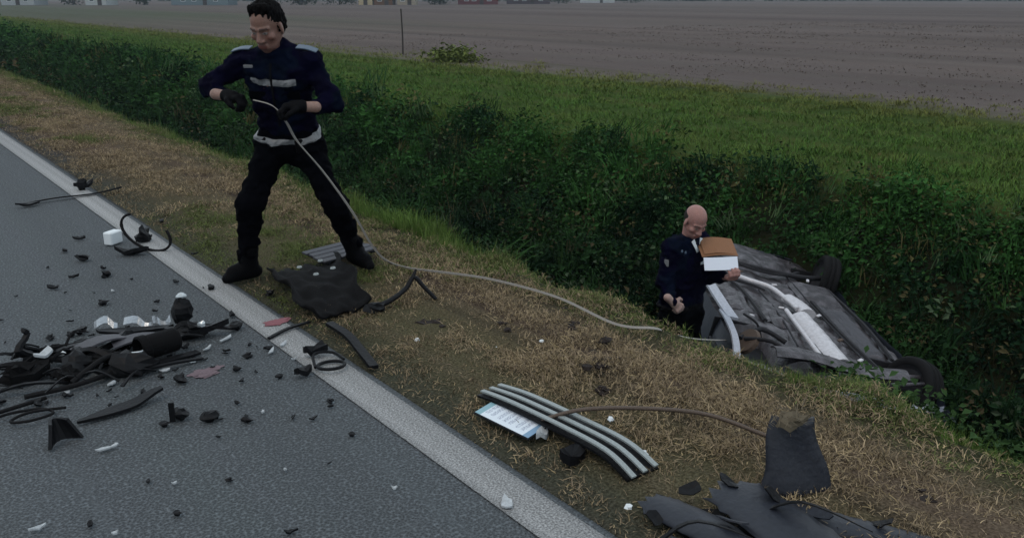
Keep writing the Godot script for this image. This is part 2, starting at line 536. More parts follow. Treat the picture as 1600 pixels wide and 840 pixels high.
func field_weed(label: String, at: Vector3, r: float, h: float, n: int) -> void:
	var t := thing("weed", label, "plant", at, 0.0, "weeds at the field edge")
	var s := new_st()
	for i in 7:
		var a := i * TAU / 7.0
		blade(s, Vector3(cos(a), 0, sin(a)) * r * .2, Vector3(cos(a) * .4, 1, sin(a) * .4).normalized(), h, .012, .2, Color(.06, .09, .03))
	commit(flat_done(s), M.leaf, "stem", t)
	var st := new_st()
	for i in n:
		var p := Vector3(rng.randfn() * r * .5, absf(rng.randfn()) * h * .42, rng.randfn() * r * .5)
		var g := rng.randf_range(.6, 1.3)
		leaf(st, p, Basis.from_euler(Vector3(rng.randf_range(-.8, .8), rng.randf() * TAU, 0)), rng.randf_range(.12, .26), .05, Color(.105 * g, .130 * g, .04 * g))
	commit(flat_done(st), M.leaf, "foliage", t)

# ---------------------------------------------------------------- solid shapes
func lump(st: SurfaceTool, c: Vector3, r: Vector3, rough: float, sd: int, seg := 8, rings := 6, turn := Basis()) -> void:
	var g := RandomNumberGenerator.new()
	g.seed = sd
	var p := []
	for j in rings + 1:
		var row := []
		var th := PI * j / rings
		for i in seg:
			var ph := TAU * i / seg
			var k := 1.0 + g.randf_range(-rough, rough)
			row.append(c + turn * (Vector3(sin(th) * cos(ph), cos(th), sin(th) * sin(ph)) * r * k))
		if j == 0 or j == rings:
			for i in seg: row[i] = row[0]
		p.append(row)
	for j in rings:
		for i in seg:
			var n := (i + 1) % seg
			if j > 0: tri(st, p[j][i], p[j][n], p[j + 1][i])
			if j < rings - 1: tri(st, p[j][n], p[j + 1][n], p[j + 1][i])

func tri(st: SurfaceTool, a: Vector3, b: Vector3, c: Vector3) -> void:
	st.add_vertex(a)
	st.add_vertex(b)
	st.add_vertex(c)

func quad(st: SurfaceTool, a: Vector3, b: Vector3, c: Vector3, d: Vector3) -> void:
	tri(st, a, b, c)
	tri(st, a, c, d)

func box(st: SurfaceTool, c: Vector3, s: Vector3, turn := Basis(), bevel := 0.0) -> void:
	var h := s * .5
	var e := minf(bevel, minf(h.x, minf(h.y, h.z)) * .6)
	var P := func(x: float, y: float, z: float) -> Vector3: return c + turn * Vector3(x, y, z)
	var a := h - Vector3.ONE * e
	for sg in [-1.0, 1.0]:
		quad(st, P.call(sg * h.x, -a.y, -a.z), P.call(sg * h.x, a.y, -a.z), P.call(sg * h.x, a.y, a.z), P.call(sg * h.x, -a.y, a.z))
		quad(st, P.call(-a.x, sg * h.y, -a.z), P.call(a.x, sg * h.y, -a.z), P.call(a.x, sg * h.y, a.z), P.call(-a.x, sg * h.y, a.z))
		quad(st, P.call(-a.x, -a.y, sg * h.z), P.call(a.x, -a.y, sg * h.z), P.call(a.x, a.y, sg * h.z), P.call(-a.x, a.y, sg * h.z))
		if e > 0.0:
			for s2 in [-1.0, 1.0]:
				quad(st, P.call(sg * h.x, s2 * a.y, -a.z), P.call(sg * a.x, s2 * h.y, -a.z), P.call(sg * a.x, s2 * h.y, a.z), P.call(sg * h.x, s2 * a.y, a.z))
				quad(st, P.call(sg * h.x, -a.y, s2 * a.z), P.call(sg * a.x, -a.y, s2 * h.z), P.call(sg * a.x, a.y, s2 * h.z), P.call(sg * h.x, a.y, s2 * a.z))
				quad(st, P.call(-a.x, sg * h.y, s2 * a.z), P.call(-a.x, sg * a.y, s2 * h.z), P.call(a.x, sg * a.y, s2 * h.z), P.call(a.x, sg * h.y, s2 * a.z))
				for s3 in [-1.0, 1.0]:
					tri(st, P.call(sg * h.x, s2 * a.y, s3 * a.z), P.call(sg * a.x, s2 * h.y, s3 * a.z), P.call(sg * a.x, s2 * a.y, s3 * h.z))

func curve(pts: Array, n: int) -> PackedVector3Array:   # smooth path through the points
	var out := PackedVector3Array()
	var k := pts.size()
	for s in k - 1:
		var p0: Vector3 = pts[maxi(s - 1, 0)]
		var p1: Vector3 = pts[s]
		var p2: Vector3 = pts[s + 1]
		var p3: Vector3 = pts[mini(s + 2, k - 1)]
		for i in n:
			out.append(p1.cubic_interpolate(p2, p0, p3, float(i) / n))
	out.append(pts[k - 1])
	return out

func sweep(st: SurfaceTool, path: PackedVector3Array, prof: Array, up := Vector3.UP, twist := 0.0, taper := 1.0) -> void:
	st.set_smooth_group(0 if prof.size() > 4 else -1)
	var rows := []
	var n := path.size()
	for i in n:
		var d := (path[mini(i + 1, n - 1)] - path[maxi(i - 1, 0)]).normalized()
		var s := d.cross(up)
		if s.length() < .05: s = d.cross(Vector3(.3, .2, .9))
		s = s.normalized()
		var u := s.cross(d).normalized()
		var a := twist * i / maxf(1.0, n - 1.0)
		var s2 := s * cos(a) + u * sin(a)
		var u2 := u * cos(a) - s * sin(a)
		var k := lerpf(1.0, taper, float(i) / maxf(1.0, n - 1.0))
		var row := []
		for q in prof: row.append(path[i] + s2 * q.x * k + u2 * q.y * k)
		rows.append(row)
	var m := prof.size()
	for i in n - 1:
		for j in m:
			var l := (j + 1) % m
			quad(st, rows[i][j], rows[i + 1][j], rows[i + 1][l], rows[i][l])
	st.set_smooth_group(-1)
	for j in range(1, m - 1):
		tri(st, rows[0][0], rows[0][j], rows[0][j + 1])
		tri(st, rows[n - 1][0], rows[n - 1][j + 1], rows[n - 1][j])

func ring_prof(rx: float, ry: float, n := 7) -> Array:
	var o := []
	for i in n: o.append(Vector2(cos(TAU * i / n) * rx, sin(TAU * i / n) * ry))
	return o

func tube(st: SurfaceTool, pts: Array, r: float, n := 4, sides := 7, taper := 1.0) -> void:
	sweep(st, curve(pts, n), ring_prof(r, r, sides), Vector3.UP, 0.0, taper)

func ribbon(st: SurfaceTool, pts: Array, w: float, t: float, n := 4, twist := 0.0, taper := 1.0, up := Vector3.UP) -> void:
	sweep(st, curve(pts, n), [Vector2(-w / 2, -t / 2), Vector2(w / 2, -t / 2), Vector2(w / 2, t / 2), Vector2(-w / 2, t / 2)], up, twist, taper)

func panel(st: SurfaceTool, nu: int, nv: int, f: Callable, t: float) -> void:   # thick bent sheet; f(u, v) -> point
	var a := []
	var b := []
	for j in nv + 1:
		var ra := []
		var rb := []
		for i in nu + 1:
			var u := float(i) / nu
			var v := float(j) / nv
			var p: Vector3 = f.call(u, v)
			var n: Vector3 = ((f.call(minf(u + .02, 1.0), v) - f.call(maxf(u - .02, 0.0), v)).cross(f.call(u, minf(v + .02, 1.0)) - f.call(u, maxf(v - .02, 0.0)))).normalized()
			ra.append(p + n * t * .5)
			rb.append(p - n * t * .5)
		a.append(ra)
		b.append(rb)
	for j in nv:
		for i in nu:
			quad(st, a[j][i], a[j][i + 1], a[j + 1][i + 1], a[j + 1][i])
			quad(st, b[j][i], b[j + 1][i], b[j + 1][i + 1], b[j][i + 1])
	for i in nu:
		quad(st, a[0][i], b[0][i], b[0][i + 1], a[0][i + 1])
		quad(st, a[nv][i], a[nv][i + 1], b[nv][i + 1], b[nv][i])
	for j in nv:
		quad(st, a[j][0], a[j + 1][0], b[j + 1][0], b[j][0])
		quad(st, a[j][nu], b[j][nu], b[j + 1][nu], a[j + 1][nu])

func shard(st: SurfaceTool, sd: int, lx: float, lz: float, t: float, bend: float, jag := .35) -> void:   # jagged broken plate, longest along x
	var g := RandomNumberGenerator.new()
	g.seed = sd
	var n := 9
	var ring := []
	for i in n:
		var a := TAU * i / n + g.randf_range(-.2, .2)
		var k := 1.0 - jag * g.randf()
		var x := cos(a) * lx * .5 * k
		var z := sin(a) * lz * .5 * k
		ring.append(Vector3(x, bend * (x * x / maxf(lx * lx, 1e-4) * 4.0) + g.randf_range(0, t), z))
	var c := Vector3(0, g.randf_range(0, t) - bend * .2, 0)
	var up := Vector3.UP * t
	for i in n:
		var p: Vector3 = ring[i]
		var q: Vector3 = ring[(i + 1) % n]
		tri(st, c + up, p + up, q + up)
		tri(st, c, q, p)
		quad(st, p, q, q + up, p + up)

func shard_flat(st: SurfaceTool, sd: int, lx: float, lz: float, y: float) -> void:   # ragged blot of paint
	var g := RandomNumberGenerator.new()
	g.seed = sd
	var c := Vector3(g.randf_range(-.25, .25) * lx, y, g.randf_range(-.25, .25) * lz)
	var ring := []
	for i in 14:
		var k := g.randf_range(.45, 1.0)
		ring.append(c + Vector3(cos(TAU * i / 14.0) * lx * .33 * k, 0, sin(TAU * i / 14.0) * lz * .30 * k))
	for i in 14: tri(st, c, ring[i], ring[(i + 1) % 14])

func gutter(st: SurfaceTool, path: Array, w0: float, w1: float, rise: float, jag: float, sd: float, t := .006) -> void:   # moulded skin with a bowed section and broken ends
	var c := curve(path, 6)
	var m := c.size() - 1
	panel(st, 18, 10, func(u: float, v: float) -> Vector3:
		var k := u + jag * noise_b.get_noise_2d(v * 3.0 + sd, 5.0) * pow(absf(u * 2.0 - 1.0), 2.0)
		var fpos := clampf(k, 0.0, 1.0) * m
		var i := mini(int(fpos), m - 1)
		var p := c[i].lerp(c[i + 1], fpos - i)
		var d := (c[i + 1] - c[i]).normalized()
		var s := d.cross(Vector3.UP).normalized()
		var w := lerpf(w0, w1, u) * (1.0 + jag * .5 * noise_b.get_noise_2d(u * 4.0, sd))
		var e := v * 2.0 - 1.0
		return p + d * (k - clampf(k, 0.0, 1.0)) * .3 + s * e * w * .5 + s.cross(d) * rise * (1.0 - e * e), t)

func lathe(st: SurfaceTool, prof: Array, c: Vector3, turn := Basis(), n := 20) -> void:   # profile (radius, height) about local y
	for i in n:
		var a := TAU * i / n
		var b := TAU * (i + 1) / n
		for j in prof.size() - 1:
			var p: Vector2 = prof[j]
			var q: Vector2 = prof[j + 1]
			var v := [Vector3(cos(a) * p.x, p.y, sin(a) * p.x), Vector3(cos(b) * p.x, p.y, sin(b) * p.x), Vector3(cos(b) * q.x, q.y, sin(b) * q.x), Vector3(cos(a) * q.x, q.y, sin(a) * q.x)]
			quad(st, c + turn * v[0], c + turn * v[1], c + turn * v[2], c + turn * v[3])

# ---------------------------------------------------------------- smooth bodies
class Field:
	var o: Vector3
	var h: float
	var nx: int
	var ny: int
	var nz: int
	var k: float
	var s: PackedFloat32Array
	var f: PackedFloat32Array
	func _init(lo: Vector3, hi: Vector3, cell: float, blend: float) -> void:
		o = lo
		h = cell
		k = blend
		nx = int(ceil((hi.x - lo.x) / h)) + 1
		ny = int(ceil((hi.y - lo.y) / h)) + 1
		nz = int(ceil((hi.z - lo.z) / h)) + 1
		s.resize(nx * ny * nz)
	func bone(a: Vector3, b: Vector3, ra: float, rb: float, q := Vector3.ZERO, qf := 1.0) -> void:
		var m := maxf(ra, rb) + 3.5 / k + h
		var lo := (a.min(b) - Vector3.ONE * m - o) / h
		var hi := (a.max(b) + Vector3.ONE * m - o) / h
		var d := b - a
		var dd := maxf(d.length_squared(), 1e-9)
		var sq := qf != 1.0
		for z in range(maxi(0, int(lo.z)), mini(nz, int(hi.z) + 1)):
			for y in range(maxi(0, int(lo.y)), mini(ny, int(hi.y) + 1)):
				var at := (z * ny + y) * nx
				for x in range(maxi(0, int(lo.x)), mini(nx, int(hi.x) + 1)):
					var p := o + Vector3(x, y, z) * h - a
					var t := clampf(p.dot(d) / dd, 0.0, 1.0)
					var e := p - d * t
					if sq: e += q * (e.dot(q) * (qf - 1.0))
					s[at + x] += exp(-k * (e.length() - lerpf(ra, rb, t)))
	func ball(c: Vector3, b: Basis, r: Vector3) -> void:
		var m := maxf(r.x, maxf(r.y, r.z)) + 3.5 / k + h
		var lo := (c - Vector3.ONE * m - o) / h
		var hi := (c + Vector3.ONE * m - o) / h
		var rm := minf(r.x, minf(r.y, r.z))
		for z in range(maxi(0, int(lo.z)), mini(nz, int(hi.z) + 1)):
			for y in range(maxi(0, int(lo.y)), mini(ny, int(hi.y) + 1)):
				var at := (z * ny + y) * nx
				for x in range(maxi(0, int(lo.x)), mini(nx, int(hi.x) + 1)):
					var p := o + Vector3(x, y, z) * h - c
					var e := Vector3(p.dot(b.x), p.dot(b.y), p.dot(b.z)) / r
					var k0 := e.length()
					var k1 := (e / r).length()
					var dist := -rm if k1 < 1e-5 else k0 * (k0 - 1.0) / k1
					s[at + x] += exp(-k * dist)
	func close(warp = null, cut = null) -> void:
		f.resize(s.size())
		var i := 0
		for z in nz:
			for y in ny:
				for x in nx:
					var v := 0.08
					if s[i] > 1e-6: v = minf(.08, -log(s[i]) / k)
					if absf(v) < h * 3.0 + .02:
						var p := o + Vector3(x, y, z) * h
						if warp != null: v += warp.call(p)
						if cut != null: v = maxf(v, cut.call(p))
					elif cut != null and v < 0.0:
						v = maxf(v, cut.call(o + Vector3(x, y, z) * h))
					f[i] = v
					i += 1
	func at(p: Vector3) -> float:
		var q := (p - o) / h
		var x := clampi(int(q.x), 0, nx - 2)
		var y := clampi(int(q.y), 0, ny - 2)
		var z := clampi(int(q.z), 0, nz - 2)
		var u := q - Vector3(x, y, z)
		var i := (z * ny + y) * nx + x
		var sy := nx
		var sz := nx * ny
		var a := lerpf(lerpf(f[i], f[i + 1], u.x), lerpf(f[i + sy], f[i + sy + 1], u.x), u.y)
		var b := lerpf(lerpf(f[i + sz], f[i + sz + 1], u.x), lerpf(f[i + sz + sy], f[i + sz + sy + 1], u.x), u.y)
		return lerpf(a, b, u.z)
	func out_from(c: Vector3, d: Vector3) -> Vector3:   # first surface point on the way out of the body
		var t := 0.02
		while t < .5:
			if at(c + d * t) > 0.0: break
			t += .004
		return c + d * t
	func mesh(st: SurfaceTool, col = null) -> void:
		var sy := nx
		var sz := nx * ny
		var id := PackedInt32Array()
		id.resize(s.size())
		id.fill(-1)
		var pos := PackedVector3Array()
		var lim := h * 4.0
		var offs := [0, 1, sy, sy + 1, sz, sz + 1, sz + sy, sz + sy + 1]
		var edges := [[0, 1], [2, 3], [4, 5], [6, 7], [0, 2], [1, 3], [4, 6], [5, 7], [0, 4], [1, 5], [2, 6], [3, 7]]
		var cor := []
		for c in 8: cor.append(Vector3(c & 1, (c >> 1) & 1, (c >> 2) & 1))
		for z in nz - 1:
			for y in ny - 1:
				var i := z * sz + y * sy
				for x in nx - 1:
					if absf(f[i]) < lim:
						var inside := 0
						for c in 8:
							if f[i + offs[c]] < 0.0: inside += 1
						if inside > 0 and inside < 8:
							var acc := Vector3.ZERO
							var n := 0
							for e in edges:
								var va := f[i + offs[e[0]]]
								var vb := f[i + offs[e[1]]]
								if (va < 0.0) != (vb < 0.0):
									acc += cor[e[0]].lerp(cor[e[1]], va / (va - vb))
									n += 1
							id[i] = pos.size()
							pos.append(o + (Vector3(x, y, z) + acc / n) * h)
					i += 1
		var nor := PackedVector3Array()
		for p in pos:
			var e := h * .8
			nor.append(Vector3(at(p + Vector3(e, 0, 0)) - at(p - Vector3(e, 0, 0)), at(p + Vector3(0, e, 0)) - at(p - Vector3(0, e, 0)), at(p + Vector3(0, 0, e)) - at(p - Vector3(0, 0, e))).normalized())
		var cols := PackedColorArray()
		if col != null:
			for p in pos: cols.append(col.call(p))
		var put := func(a: int, b: int, c: int, d: int, flip: bool) -> void:
			if a < 0 or b < 0 or c < 0 or d < 0: return
			for v in ([a, b, c, a, c, d] if flip else [a, c, b, a, d, c]):
				st.set_normal(nor[v])
				if cols.size(): st.set_color(cols[v])
				st.add_vertex(pos[v])
		for z in range(1, nz - 1):
			for y in range(1, ny - 1):
				for x in range(1, nx - 1):
					var i := z * sz + y * sy + x
					if absf(f[i]) > lim: continue
					var a := f[i] < 0.0
					if a != (f[i + 1] < 0.0): put.call(id[i - sy - sz], id[i - sz], id[i], id[i - sy], not a)
					if a != (f[i + sy] < 0.0): put.call(id[i - 1 - sz], id[i - 1], id[i], id[i - sz], not a)
					if a != (f[i + sz] < 0.0): put.call(id[i - 1 - sy], id[i - sy], id[i], id[i - 1], not a)

func hand_bones(F: Field, w: Vector3, d: Vector3, n: Vector3, side: Vector3, curl: float, fat := 1.0) -> void:
	d = d.normalized()
	n = (n - d * n.dot(d)).normalized()
	side = (side - d * side.dot(d) - n * side.dot(n)).normalized()
	var lens := [[.040, .024, .020], [.044, .028, .021], [.041, .026, .020], [.032, .020, .018]]
	for i in 4:
		var off := side * (.031 - .0205 * i)
		var kn := w + d * (.088 - .005 * absf(i - 1.0)) + off
		F.bone(w + d * .008 + off * .55, kn, .0145 * fat, .0115 * fat)
		var a := 0.0
		var p := kn
		for j in 3:
			a += curl * [.85, 1.15, .7][j] * (1.0 + .07 * i)
			var q: Vector3 = p + (d * cos(a) + n * sin(a)) * lens[i][j] * 1.05
			F.bone(p, q, (.0098 - .0009 * j) * fat, (.0092 - .0009 * j) * fat)
			p = q
	var t0 := w + d * .022 + side * .026
	var t1 := t0 + (d * .55 + side * .75 + n * .35).normalized() * .042
	var t2 := t1 + (d * .8 + side * .2 + n * .55).normalized() * .032
	var t3 := t2 + (d * .75 - side * .25 + n * .7).normalized() * .024
	F.bone(t0, t1, .0155 * fat, .0125 * fat)
	F.bone(t1, t2, .0118 * fat, .0105 * fat)
	F.bone(t2, t3, .0102 * fat, .009 * fat)

func face_basis(face: Vector3, up: Vector3) -> Basis:   # x side, y up, z out of the face
	var z := face.normalized()
	var x := up.cross(z).normalized()
	return Basis(x, z.cross(x).normalized(), z)

func head_bones(F: Field, c: Vector3, b: Basis, neck: Vector3, sc := 1.0) -> void:
	var P := func(x: float, y: float, z: float) -> Vector3: return c + b * (Vector3(x, y, z) * sc)
	F.ball(P.call(0, .036, -.014), b, Vector3(.074, .086, .094) * sc)
	F.ball(P.call(0, -.028, .026), b, Vector3(.060, .080, .060) * sc)
	F.ball(P.call(0, -.078, .040), b, Vector3(.043, .034, .044) * sc)
	F.ball(P.call(0, -.100, .062), b, Vector3(.019, .014, .016) * sc)
	F.bone(P.call(0, .006, .083), P.call(0, -.030, .104), .0085 * sc, .0125 * sc)
	for s in [-1.0, 1.0]:
		F.ball(P.call(s * .013, -.036, .092), b, Vector3(.009, .007, .010) * sc)
		F.bone(P.call(s * .012, .023, .082), P.call(s * .046, .022, .064), .0085 * sc, .0085 * sc)
		F.ball(P.call(s * .046, -.024, .058), b, Vector3(.020, .017, .018) * sc)
		F.ball(P.call(s * .031, .002, .066), b, Vector3(.0125, .010, .0125) * sc)
		F.ball(P.call(s * .076, -.012, -.010), Basis(b.x.rotated(b.y, s * .4), b.y, b.z.rotated(b.y, s * .4)), Vector3(.008, .032, .020) * sc)
		F.bone(P.call(s * .052, -.045, .0), P.call(s * .034, -.086, .042), .016 * sc, .015 * sc)
	F.bone(P.call(-.019, -.063, .083), P.call(.019, -.063, .083), .0075 * sc, .0075 * sc)
	F.bone(P.call(-.016, -.074, .082), P.call(.016, -.074, .082), .0075 * sc, .0075 * sc)
	F.bone(P.call(0, -.060, -.020), neck, .054 * sc, .060 * sc)

func skin_colour(c: Vector3, b: Basis, base: Color, sc: float, stubble: float) -> Callable:
	return func(p: Vector3) -> Color:
		var q := Vector3((p - c).dot(b.x), (p - c).dot(b.y), (p - c).dot(b.z)) / sc
		var k := base
		if q.z > .02 and absf(q.x) < .07:
			var ax := absf(q.x)
			if absf(q.y + .0685) < .009 and ax < .024: k = k.lerp(Color(base.r * .75, base.g * .45, base.b * .45), .8)
			if q.y < -.045 and q.y > -.13 and not (absf(q.y + .0685) < .009): k = k.lerp(Color(base.r * .55, base.g * .55, base.b * .58), stubble)
			if absf(q.y - .026 + ax * .05) < .006 and ax > .012 and ax < .05: k = base.lerp(Color(.02, .016, .014), .7)
			var e := Vector2((ax - .031) / .013, (q.y - .002) / .0062).length()
			if e < 1.0 and q.z > .06: k = Color(.22, .20, .19) if e > .45 else Color(.02, .016, .013)
			k = k.lerp(Color(base.r * 1.05, base.g * .78, base.b * .76), .4 * exp(-Vector2((ax - .044) / .02, (q.y + .03) / .02).length_squared()))
		return k

func fold_warp(amp: float, sx: float, seed_at: float) -> Callable:
	return func(p: Vector3) -> float:
		return noise_b.get_noise_3d(p.x * sx + seed_at, p.y * sx * 1.5, p.z * sx) * amp + noise_a.get_noise_3d(p.x * 6.0, p.y * 8.0 + seed_at, p.z * 6.0) * amp

func band_on(F: Field, c: Vector3, side: Vector3, front: Vector3, up: Vector3, a0: float, a1: float, half: float, proud: float, sag := 0.0, F2: Field = null) -> SurfaceTool:   # cloth band lying on a body, angles about its axis
	var st := new_st()
	var n := int(ceil(absf(a1 - a0) / .09))
	var rows := []
	for i in n + 1:
		var a := lerpf(a0, a1, float(i) / n)
		var d := (side * sin(a) + front * cos(a)).normalized()
		var row := []
		for v in [-1.0, -.4, .4, 1.0]:
			var at: Vector3 = c + up * (half * v + sag * cos(a))
			var p := F.out_from(at, d)
			if F2 != null:
				var p2 := F2.out_from(at, d)
				if p2.distance_to(at) > p.distance_to(at): p = p2
			row.append(p + d * (proud if absf(v) < .9 else proud * .25))
		rows.append(row)
	for i in n:
		for j in 3: quad(st, rows[i][j], rows[i + 1][j], rows[i + 1][j + 1], rows[i][j + 1])
	return flat_done(st)

func plain(c: Color) -> Callable:
	return func(_p: Vector3) -> Color: return c

func navy_colour() -> Callable:
	return func(p: Vector3) -> Color:
		var g := 1.0 + noise_a.get_noise_3d(p.x * 5.0, p.y * 5.0, p.z * 5.0) * .35
		return Color(.0055 * g, .0075 * g, .021 * g)

# the officer hauling on the tape; joints are world points
func build_tape_officer() -> void:
	var base := Vector3(2.15, 0, -5.0)
	var t := thing("person", "dark-haired person in navy uniform pulling a long pale tape with both gloved hands", "person", base)
	var J := {"RA": Vector3(1.887, .072, -5.125), "RK": Vector3(1.868, .502, -4.963), "RH": Vector3(2.085, .800, -5.074), "LH": Vector3(2.234, .800, -4.936), "LK": Vector3(2.289, .486, -4.73), "LA": Vector3(2.484, .115, -4.871), "P": Vector3(2.165, .85, -5.0), "W": Vector3(2.149, .95, -4.985), "CH": Vector3(2.082, 1.20, -4.915), "NB": Vector3(2.055, 1.375, -4.885), "HC": Vector3(2.005, 1.495, -4.845), "RS": Vector3(1.938, 1.300, -5.045), "LS": Vector3(2.205, 1.306, -4.765), "RE": Vector3(1.775, 1.165, -5.205), "RW": Vector3(1.785, 1.125, -4.965), "LE": Vector3(2.290, 1.085, -4.66), "LW": Vector3(2.085, 1.075, -4.625)}
	for q in J: J[q] -= base
	var S: Vector3 = (J.LS - J.RS).normalized()
	var U: Vector3 = (J.NB - J.P).normalized()
	S = (S - U * S.dot(U)).normalized()
	var Fw := S.cross(U).normalized()
	if Fw.z < 0: Fw = -Fw
	var rhand: Vector3 = Vector3(1.900, 1.105, -4.77) - base
	var lhand: Vector3 = Vector3(1.945, 1.085, -4.66) - base
	# one continuous body: trunk and limbs, with finer head and hands
	var st := new_st()
	var skin := Color(.215, .118, .092)
	var lo := Vector3(-.52, -.02, -.42)
	var hi := Vector3(.50, 1.70, .52)
	var B := Field.new(lo, hi, .018, 70.0)
	B.bone(J.CH - S * .06, J.CH + S * .06, .085, .085)
	B.bone(J.CH, J.P, .095, .095)
	B.bone(J.NB, J.CH, .05, .08)
	for s in ["R", "L"]:
		B.bone(J[s + "S"], J[s + "E"], .030, .026)
		B.bone(J[s + "E"], J[s + "W"], .026, .022)
		B.bone(J[s + "H"], J[s + "K"], .07, .048)
		B.bone(J[s + "K"], J[s + "A"], .045, .035)
		B.bone(J[s + "S"], J.NB, .030, .030)
	B.close()
	B.mesh(st, plain(skin))
	var hb := face_basis(Vector3(-.70, -.42, .50), Vector3(-.06, 1, .05))
	var HF := Field.new(J.HC - Vector3(.17, .24, .17), J.HC + Vector3(.17, .17, .17), .0042, 190.0)
	head_bones(HF, J.HC, hb, J.NB + U * -.02, 1.08)
	HF.close()
	HF.mesh(st, skin_colour(J.HC, hb, skin, 1.08, .45))
	var wrist_r: Vector3 = J.RW
	var wrist_l: Vector3 = J.LW
	var dr := (rhand - wrist_r).normalized()
	var dl := (lhand - wrist_l).normalized()
	var WF := Field.new((wrist_r.min(wrist_l)) - Vector3(.16, .14, .16), (wrist_r.max(wrist_l)) + Vector3(.16, .14, .16), .006, 150.0)
	WF.bone(wrist_r - dr * .07, wrist_r + dr * .05, .031, .026)
	WF.bone(wrist_l - dl * .07, wrist_l + dl * .05, .031, .026)
	hand_bones(WF, wrist_r + dr * .01, dr, Vector3(0, -1, 0), Fw, .95, .85)
	hand_bones(WF, wrist_l + dl * .01, dl, Vector3(0, -1, 0), Fw, .95, .85)
	WF.close()
	WF.mesh(st, plain(Color(.27, .17, .14)))
	commit(st, M.skin, "body", t)
	# gloves
	for q in [[wrist_r, dr], [wrist_l, dl]]:
		var gs := new_st()
		var G := Field.new(q[0] - Vector3(.16, .14, .16), q[0] + Vector3(.17, .14, .17), .0045, 170.0)
		hand_bones(G, q[0] + q[1] * .01, q[1], Vector3(0, -1, 0), Fw, .95, 1.08)
		G.bone(q[0] + q[1] * .006, q[0] + q[1] * .05, .037, .034)
		G.close()
		G.mesh(gs)
		commit(gs, M.leather, "glove", t)
	# hair
	var hs := new_st()
	var HR := Field.new(J.HC - Vector3(.17, .20, .17), J.HC + Vector3(.17, .20, .17), .005, 150.0)
	var sc := 1.08
	HR.ball(J.HC + hb * (Vector3(0, .044, -.024) * sc), hb, Vector3(.080, .088, .094) * sc)
	HR.bone(J.HC + hb * (Vector3(-.030, .108, .030) * sc), J.HC + hb * (Vector3(.036, .112, .028) * sc), .026, .028)
	HR.ball(J.HC + hb * (Vector3(0, -.005, -.045) * sc), hb, Vector3(.078, .075, .072) * sc)
	var hc: Vector3 = J.HC
	HR.close(func(p: Vector3) -> float: return noise_b.get_noise_3d(p.x * 14.0, p.y * 6.0, p.z * 14.0) * .011, func(p: Vector3) -> float:
		var q := Vector3((p - hc).dot(hb.x), (p - hc).dot(hb.y), (p - hc).dot(hb.z)) / sc
		var side_line := q.z - .008 - maxf(0.0, (q.y - .020)) * .95 + noise_b.get_noise_3d(p.x * 12.0, p.y * 12.0, p.z * 12.0) * .02
		if q.y > .098: side_line = q.z - .08
		return maxf(side_line, -.062 - q.y))
	HR.mesh(hs)
	commit(hs, M.hair, "hair", t)
	# jacket
	var js := new_st()
	var JF := Field.new(Vector3(-.52, .72, -.42), Vector3(.36, 1.55, .52), .0095, 62.0)
	JF.bone(J.CH + U * .05 - S * .082, J.W - U * .06 - S * .066, .108, .098)
	JF.bone(J.CH + U * .05 + S * .082, J.W - U * .06 + S * .066, .108, .098)
	JF.bone(J.CH, J.W, .112, .106)
	JF.bone(J.RS, J.LS, .056, .056)
	JF.bone(J.NB - U * .03, J.RS, .058, .056)
	JF.bone(J.NB - U * .03, J.LS, .058, .056)
	JF.bone(J.NB - U * .03, J.NB + U * .012, .068, .066)
	for s in ["R", "L"]:
		JF.bone(J[s + "S"], J[s + "E"], .058, .048)
		var stop: Vector3 = J[s + "E"].lerp(J[s + "W"], .62 if s == "L" else .70)
		JF.bone(J[s + "E"], stop, .048, .041)
	JF.close(fold_warp(.020, 2.4, 3.0))
	JF.mesh(js, navy_colour())
	commit(js, M.navy, "jacket", t)
	commit(band_on(JF, J.CH + U * .035, S, Fw, U, -.95, .95, .019, .005, -.012), M.band, "chest_stripe", t)
	for s in ["R", "L"]:
		var es := new_st()
		var a: Vector3 = JF.out_from(J[s + "S"].lerp(J.NB, .30), U)
		var e: Vector3 = JF.out_from(J[s + "S"].lerp(J.NB, -.12), (U + (S if s == "L" else -S) * .5).normalized())
		ribbon(es, [a + U * .006, a.lerp(e, .5) + U * .012, e + U * .004], .055, .006, 3, 0.0, .9, U)
		commit(flat_done(es), M.band_blue, "epaulette", t)
	var bs := new_st()
	var bp := JF.out_from(J.CH + U * .11 - S * .125, Fw)
	box(bs, bp + Fw * .003, Vector3(.055, .018, .006), Basis(S, U, Fw), .002)
	commit(flat_done(bs), M.band, "name_badge", t)
	# zip, pocket flaps, collar tabs
	var zs := new_st()
	var zp := []
	for i in 7:
		var c: Vector3 = J.NB.lerp(J.W - U * .02, .12 + i * .13)
		zp.append(JF.out_from(c, Fw) + Fw * .001)
	ribbon(zs, zp, .012, .005, 3, 0.0, 1.0, Fw)
	commit(flat_done(zs), M.leather, "zip", t)
	for s in [-1.0, 1.0]:
		var fs := new_st()
		var fp := JF.out_from(J.CH - U * .055 + S * s * .10, Fw)
		box(fs, fp + Fw * .002, Vector3(.10, .045, .010), Basis(S, U, Fw), .003)
		commit(flat_done(fs), M.cloth_dark, "pocket_flap", t)
	# trousers
	var ts := new_st()
	var TF := Field.new(Vector3(-.46, .0, -.40), Vector3(.50, .98, .48), .0095, 62.0)
	TF.bone(J.RH + U * .02, J.LH + U * .02, .105, .105)
	TF.bone(J.P - S * .05, J.P + S * .05 + U * .06, .108, .108)
	for s in ["R", "L"]:
		TF.bone(J[s + "H"] , J[s + "K"], .094, .066)
		TF.bone(J[s + "K"], J[s + "A"] + Vector3(0, .02, 0), .066, .056)
	TF.close(fold_warp(.019, 2.4, 17.0))
	TF.mesh(ts)
	commit(ts, M.cloth_dark, "trousers", t)
